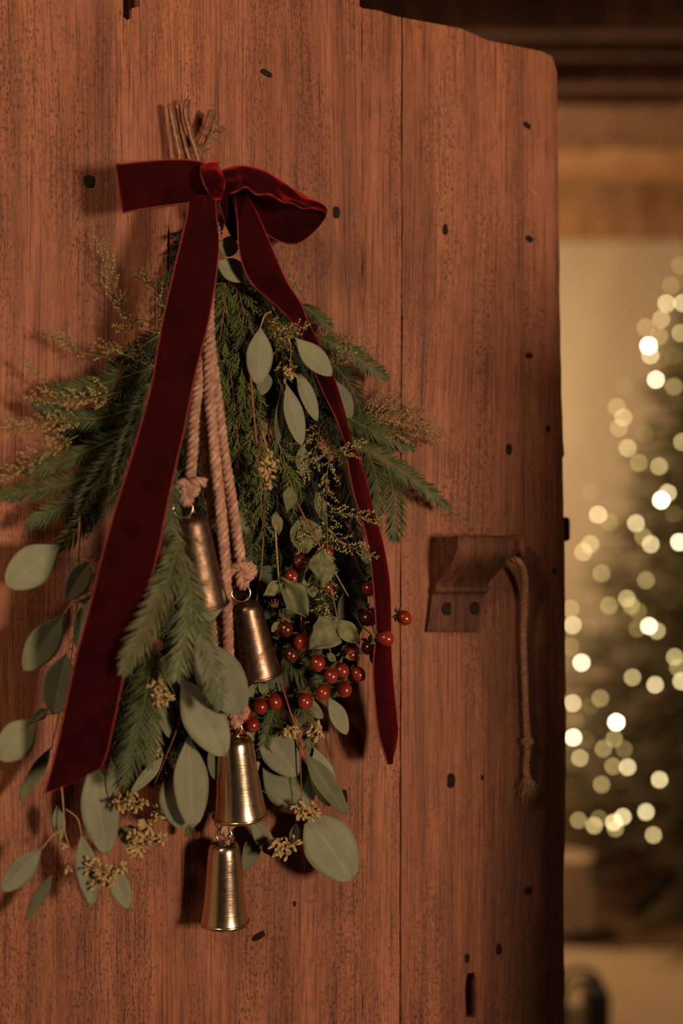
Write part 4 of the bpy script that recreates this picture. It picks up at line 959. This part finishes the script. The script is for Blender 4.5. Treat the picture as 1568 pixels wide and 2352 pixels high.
def cord(label, path, knot, r_px=13.0, tail=None):
    pts = resample(ppath(path, 200), 0.0016); k = mpp(pts[0]); t = thing('hanging_rope', label, 'rope', pts[0], 'twisted cords carrying the bells')
    part(rope_tube(MB(), pts, k * r_px), 'strand', 'rope', t)
    fz = MB(); rr = random.Random(len(pts))
    for i in range(int(len(pts) * 0.9)):
        p = rr.choice(pts); o = Vector((rr.uniform(-1, 1), rr.uniform(-1, 1), rr.uniform(-1, 1))).normalized(); a = p + o * k * r_px * .9
        fz.tube([a, a + o * .0018 + Vector((0, 0, -.001)), a + o * .003 + Vector((0, 0, -.003))], [.00012, .0001, .00005], 3, False)
    part(fz, 'loose_fibres', 'rope', t, True, kind='stuff')
    if knot: part(knot_mesh(P(*knot[:3]), knot[3] * k, k * r_px * .78), 'knot', 'rope', t)
    if tail: part(rope_tube(MB(), resample(ppath(tail, 60), .0016), k * r_px * .85), 'loose_end', 'rope', t)
    return t
cord('leftmost twisted cord ending in a knot at the topmost bell', [(478, 760, .070), (462, 850, .080), (446, 950, .088), (442, 1030, .092), (436, 1110, .094)], (428, 1128, .098, 24), tail=[(430, 1112, .098), (452, 1106, .102), (474, 1110, .104)])
cord('rightmost twisted cord ending in a knot at the second bell', [(506, 498, .046), (484, 600, .060), (480, 760, .076), (496, 900, .082), (514, 1040, .082), (536, 1180, .078), (552, 1290, .074)], (557, 1318, .072, 26))
cord('long middle cord running down to the third bell', [(478, 790, .080), (480, 900, .088), (492, 1040, .090), (508, 1180, .090), (518, 1320, .086), (522, 1440, .080), (528, 1560, .072), (538, 1630, .066)], (543, 1640, .068, 24))
cord('cord half hidden behind the middle one, leading to the lowest bell', [(470, 830, .070), (466, 940, .074), (474, 1060, .074), (492, 1200, .072), (500, 1340, .070), (492, 1470, .066), (500, 1600, .058), (512, 1750, .046), (518, 1880, .040)], (518, 1893, .042, 18))

def bell(label, top, bot, wpx, d0, d1, mat, ring, ring_r=20, knotless=False):
    a, b = P(*top, d0), P(*bot, d1); ax = (a - b); h = ax.length; R = wpx * .5 * mpp(b)
    t = thing('bell', label, 'bell', b, 'metal bells hanging on cords')
    rot = ax.normalized().to_track_quat('Z', 'Y').to_matrix().to_4x4(); m = Matrix.Translation(b) @ rot
    prof = [(0, 1), (.18, .998), (.36, .988), (.50, .968), (.595, .935), (.645, .89), (.675, .82), (.725, .62), (.785, .42), (.85, .22), (.93, .07), (.985, .012), (1.0, 0), (.985, -.008), (.95, -.004), (.93, .02), (.86, .16), (.72, .5), (.60, .80), (.45, .91), (0, .95)]
    # soften into more rings
    body = part(MB().lathe([(r * R, z * h) for r, z in prof], 40, m), 'body', mat, t)
    wm = body.modifiers.new('sub', 'SUBSURF'); wm.levels = 1; wm.render_levels = 1
    band = MB().lathe([(R * 1.0, .004 * h), (R * 1.018, .012 * h), (R * 1.015, .030 * h), (R * .985, .036 * h)], 40, m); part(band, 'rim_band', mat, t)
    lp_ = [m @ Vector((.0055 * math.cos(q), 0, h + .0045 * math.sin(q) * 1.2 + .001)) for q in [math.pi * i / 8 for i in range(9)]]
    part(MB().tube(lp_, .0013, 6), 'crown_loop', mat, t)
    c = P(*ring, (d0 + .004)); rg = [c + (U * math.cos(q) + Vector((0, 0, 1)) * math.sin(q)) * (ring_r * mpp(c)) + N * (.003 * math.cos(q)) for q in [2 * math.pi * i / 24 for i in range(25)]]
    part(MB().tube(rg, .0010, 6, False), 'split_ring', 'ring', t)
    part(MB().tube([m @ Vector((0, 0, .93 * h)), m @ Vector((.001, 0, .5 * h)), m @ Vector((0, 0, .14 * h))], .0009, 5), 'clapper_wire', 'ring', t)
    part(MB().lathe([(0, .0055), (.003, .0046), (.0052, .002), (.0055, 0), (.0046, -.003), (.002, -.0052), (0, -.0055)], 12, m @ Matrix.Translation((0, 0, .12 * h))), 'clapper', mat, t)
    return t
bell('topmost dark tarnished bell half covered by needled sprigs', (436, 1182), (466, 1392), 124, .090, .080, 'bellblack', (420, 1168), 21)
bell('mottled copper bell second from the top, left of the berries', (562, 1380), (594, 1552), 112, .060, .052, 'belldark', (553, 1362), 20)
bell('shiny brass bell second from the bottom below a broad leaf', (538, 1686), (552, 1876), 128, .056, .050, 'bell', (532, 1672), 21)
bell('lowest brass bell hanging free in front of the bare boards', (515, 1930), (515, 2120), 116, .040, .036, 'bell', (514, 1918), 16)

# ---- the velvet bow
bow = thing('velvet_bow', 'burgundy velvet ribbon bow tied around the stems with two long tails', 'bow', P(490, 415, .06))
def strip(rows, name, nrow, cols=10, amp=0.0, seed=0, edge=0.0016, cupm=0.0, ripple=0.0, gather=0.0, both=False):
    """rows: ((x,y,d),(x,y,d)) for the two selvedges; a thick ribbon with softly rolled edges"""
    A = crom([r[0] for r in rows], nrow); B = crom([r[1] for r in rows], nrow); g = []
    for i, (a, b) in enumerate(zip(A, B)):
        p, q = P(*a), P(*b); row = []
        for j in range(cols + 1):
            u = j / cols; x = p.lerp(q, u); h = cupm * math.sin(math.pi * u)
            h += amp * mnoise.noise(Vector((u * 1.6 + seed, i / nrow * 7.0, seed * 2.3))) * math.sin(math.pi * u) ** .5
            h += ripple * math.sin(u * 9 + seed) * (1 - abs(i / nrow * 2 - 1)) 
            gf = math.exp(-i / nrow * 9) + (math.exp(-(nrow - i) / nrow * 9) if both else 0)
            h += gather * gf * math.sin(u * 11 + seed * 1.3)
            e = min(u, 1 - u) * cols
            if e < 0.5: h -= edge
            row.append(x + N * h)
        g.append(row)
    o = part(MB().grid(g), name, 'velvet', bow)
    so = o.modifiers.new('solid', 'SOLIDIFY'); so.thickness = .0013; so.offset = 0
    sb = o.modifiers.new('sub', 'SUBSURF'); sb.levels = 1; sb.render_levels = 1
    for j in (0, cols):
        e_ = part(MB().tube([r[j] + N * .0004 for r in g], .00075, 5), 'selvedge', 'selvedge', o)
    return o
strip([((492, 392, .084), (498, 448, .086)), ((455, 371, .082), (470, 463, .084)), ((400, 366, .080), (420, 467, .080)), ((330, 371, .076), (350, 476, .076)), ((283, 376, .072), (298, 485, .072)),
       ((268, 377, .064), (284, 488, .064)), ((276, 379, .054), (292, 486, .054)), ((330, 384, .048), (345, 478, .048)), ((410, 388, .050), (425, 466, .050)), ((480, 400, .056), (490, 448, .056))], 'loop', 70, 18, .005, 1, gather=.0045, both=True)
strip([((500, 396, .086), (505, 442, .088)), ((526, 386, .088), (540, 440, .104)), ((548, 381, .088), (566, 428, .098)), ((575, 383, .090), (592, 446, .110)), ((602, 391, .088), (622, 444, .098)), ((632, 408, .084), (648, 462, .104)), ((660, 426, .080), (672, 466, .090)), ((686, 441, .076), (696, 478, .092)), ((712, 456, .070), (722, 476, .076)), ((741, 474, .062), (746, 486, .066)),
       ((750, 482, .054), (746, 500, .052)), ((730, 482, .046), (720, 532, .046)), ((690, 470, .040), (684, 558, .046)), ((640, 455, .036), (640, 552, .040)), ((590, 440, .040), (592, 520, .042)), ((545, 425, .048), (545, 478, .048)), ((505, 412, .056), (505, 448, .056))], 'loop', 100, 18, .013, 5, cupm=.003, gather=.005, both=True)
# knot: a pinched band wrapped over the crossing
strip([((470, 392, .066), (505, 372, .062)), ((463, 378, .082), (500, 378, .080)), ((462, 396, .098), (512, 396, .098)), ((468, 420, .104), (517, 415, .104)), ((478, 440, .102), (515, 436, .102)), ((486, 456, .092), (508, 456, .092)), ((490, 462, .078), (504, 460, .078))], 'knot', 34, 16, .007, 9, cupm=.006, ripple=.0022)
# tails
LT = [((437, 452, .082), (492, 448, .088)), ((432, 490, .086), (497, 500, .094)), ((418, 550, .090), (503, 560, .098)), ((394, 650, .094), (496, 640, .104)), ((370, 760, .098), (478, 745, .110)), ((350, 880, .102), (448, 865, .118)), ((322, 985, .112), (424, 985, .124)),
      ((298, 1065, .120), (403, 1075, .128)), ((262, 1180, .126), (384, 1165, .132)), ((232, 1290, .128), (358, 1290, .132)), ((205, 1400, .126), (325, 1405, .128)), ((178, 1500, .120), (290, 1530, .122)), ((152, 1620, .114), (266, 1640, .114)), ((128, 1730, .108), (246, 1730, .108)), ((103, 1824, .104), (230, 1766, .104))]
strip(LT, 'tail', 90, 14, .004, 3, cupm=.003, gather=.003)
RT = [((540, 440, .080), (565, 440, .084)), ((546, 500, .082), (598, 505, .086)), ((552, 585, .080), (632, 585, .086)), ((580, 650, .076), (660, 648, .084)), ((640, 705, .072), (690, 695, .082)), ((690, 762, .072), (707, 735, .088)), ((712, 825, .076), (742, 812, .078)), ((742, 898, .076), (770, 875, .074)), ((772, 960, .072), (792, 948, .074)),
      ((793, 1018, .066), (806, 1008, .070)), ((801, 1070, .064), (832, 1075, .066)), ((815, 1140, .066), (858, 1170, .066)), ((838, 1215, .068), (880, 1250, .066)), ((852, 1290, .070), (894, 1330, .066)), ((860, 1370, .072), (898, 1410, .066)), ((864, 1450, .074), (898, 1480, .068)), ((858, 1530, .072), (903, 1560, .066)), ((862, 1610, .068), (911, 1640, .062)), ((872, 1690, .064), (914, 1690, .060)), ((892, 1756, .060), (900, 1752, .058))]
RT = [tuple((x, y, d - (.006 if i > 3 else 0) + (.011 if j == 0 and i > 7 else -.006 if i > 7 else 0)) for j, (x, y, d) in enumerate(r)) for i, r in enumerate(RT)]
strip(RT, 'tail', 130, 10, .003, 7, cupm=.004)
strip([((500, 442, .070), (528, 438, .072)), ((508, 480, .068), (538, 478, .070)), ((522, 520, .062), (545, 520, .064)), ((538, 552, .056), (552, 556, .056))], 'under_fold', 24, 8, .003, 12)

# ---- the string on the latch
sp_ = resample(ppath([(1172, 1284, .030), (1188, 1288, .034), (1203, 1315, .026), (1206, 1370, .014), (1202, 1460, .010), (1205, 1560, .009), (1208, 1650, .009), (1212, 1710, .009), (1208, 1760, .009), (1212, 1805, .009)], 200), .0014)
ls = thing('latch_string', 'tan twine string with a frayed end hanging from the wooden latch', 'string', sp_[0])
part(rope_tube(MB(), sp_, mpp(sp_[0]) * 7.6, .016), 'twine', 'twine', ls)
part(knot_mesh(P(1211, 1706, .011), .0050, .0019), 'knot', 'twine', ls)
fr = MB(); rr = random.Random(5); e = sp_[-1]
for i in range(46):
    a = e + Vector((rr.uniform(-.002, .002), 0, rr.uniform(0, .012))); dx = rr.uniform(-1, 1) * .011
    fr.tube([a, a + U * dx * .6 + Vector((0, 0, -.008)) + N * rr.uniform(0, .004), a + U * dx + Vector((0, 0, -.010 - rr.uniform(0, .012))) + N * rr.uniform(0, .006)], [.0007, .0006, .0003], 4)
part(fr, 'frayed_end', 'twine', ls, True, kind='stuff')
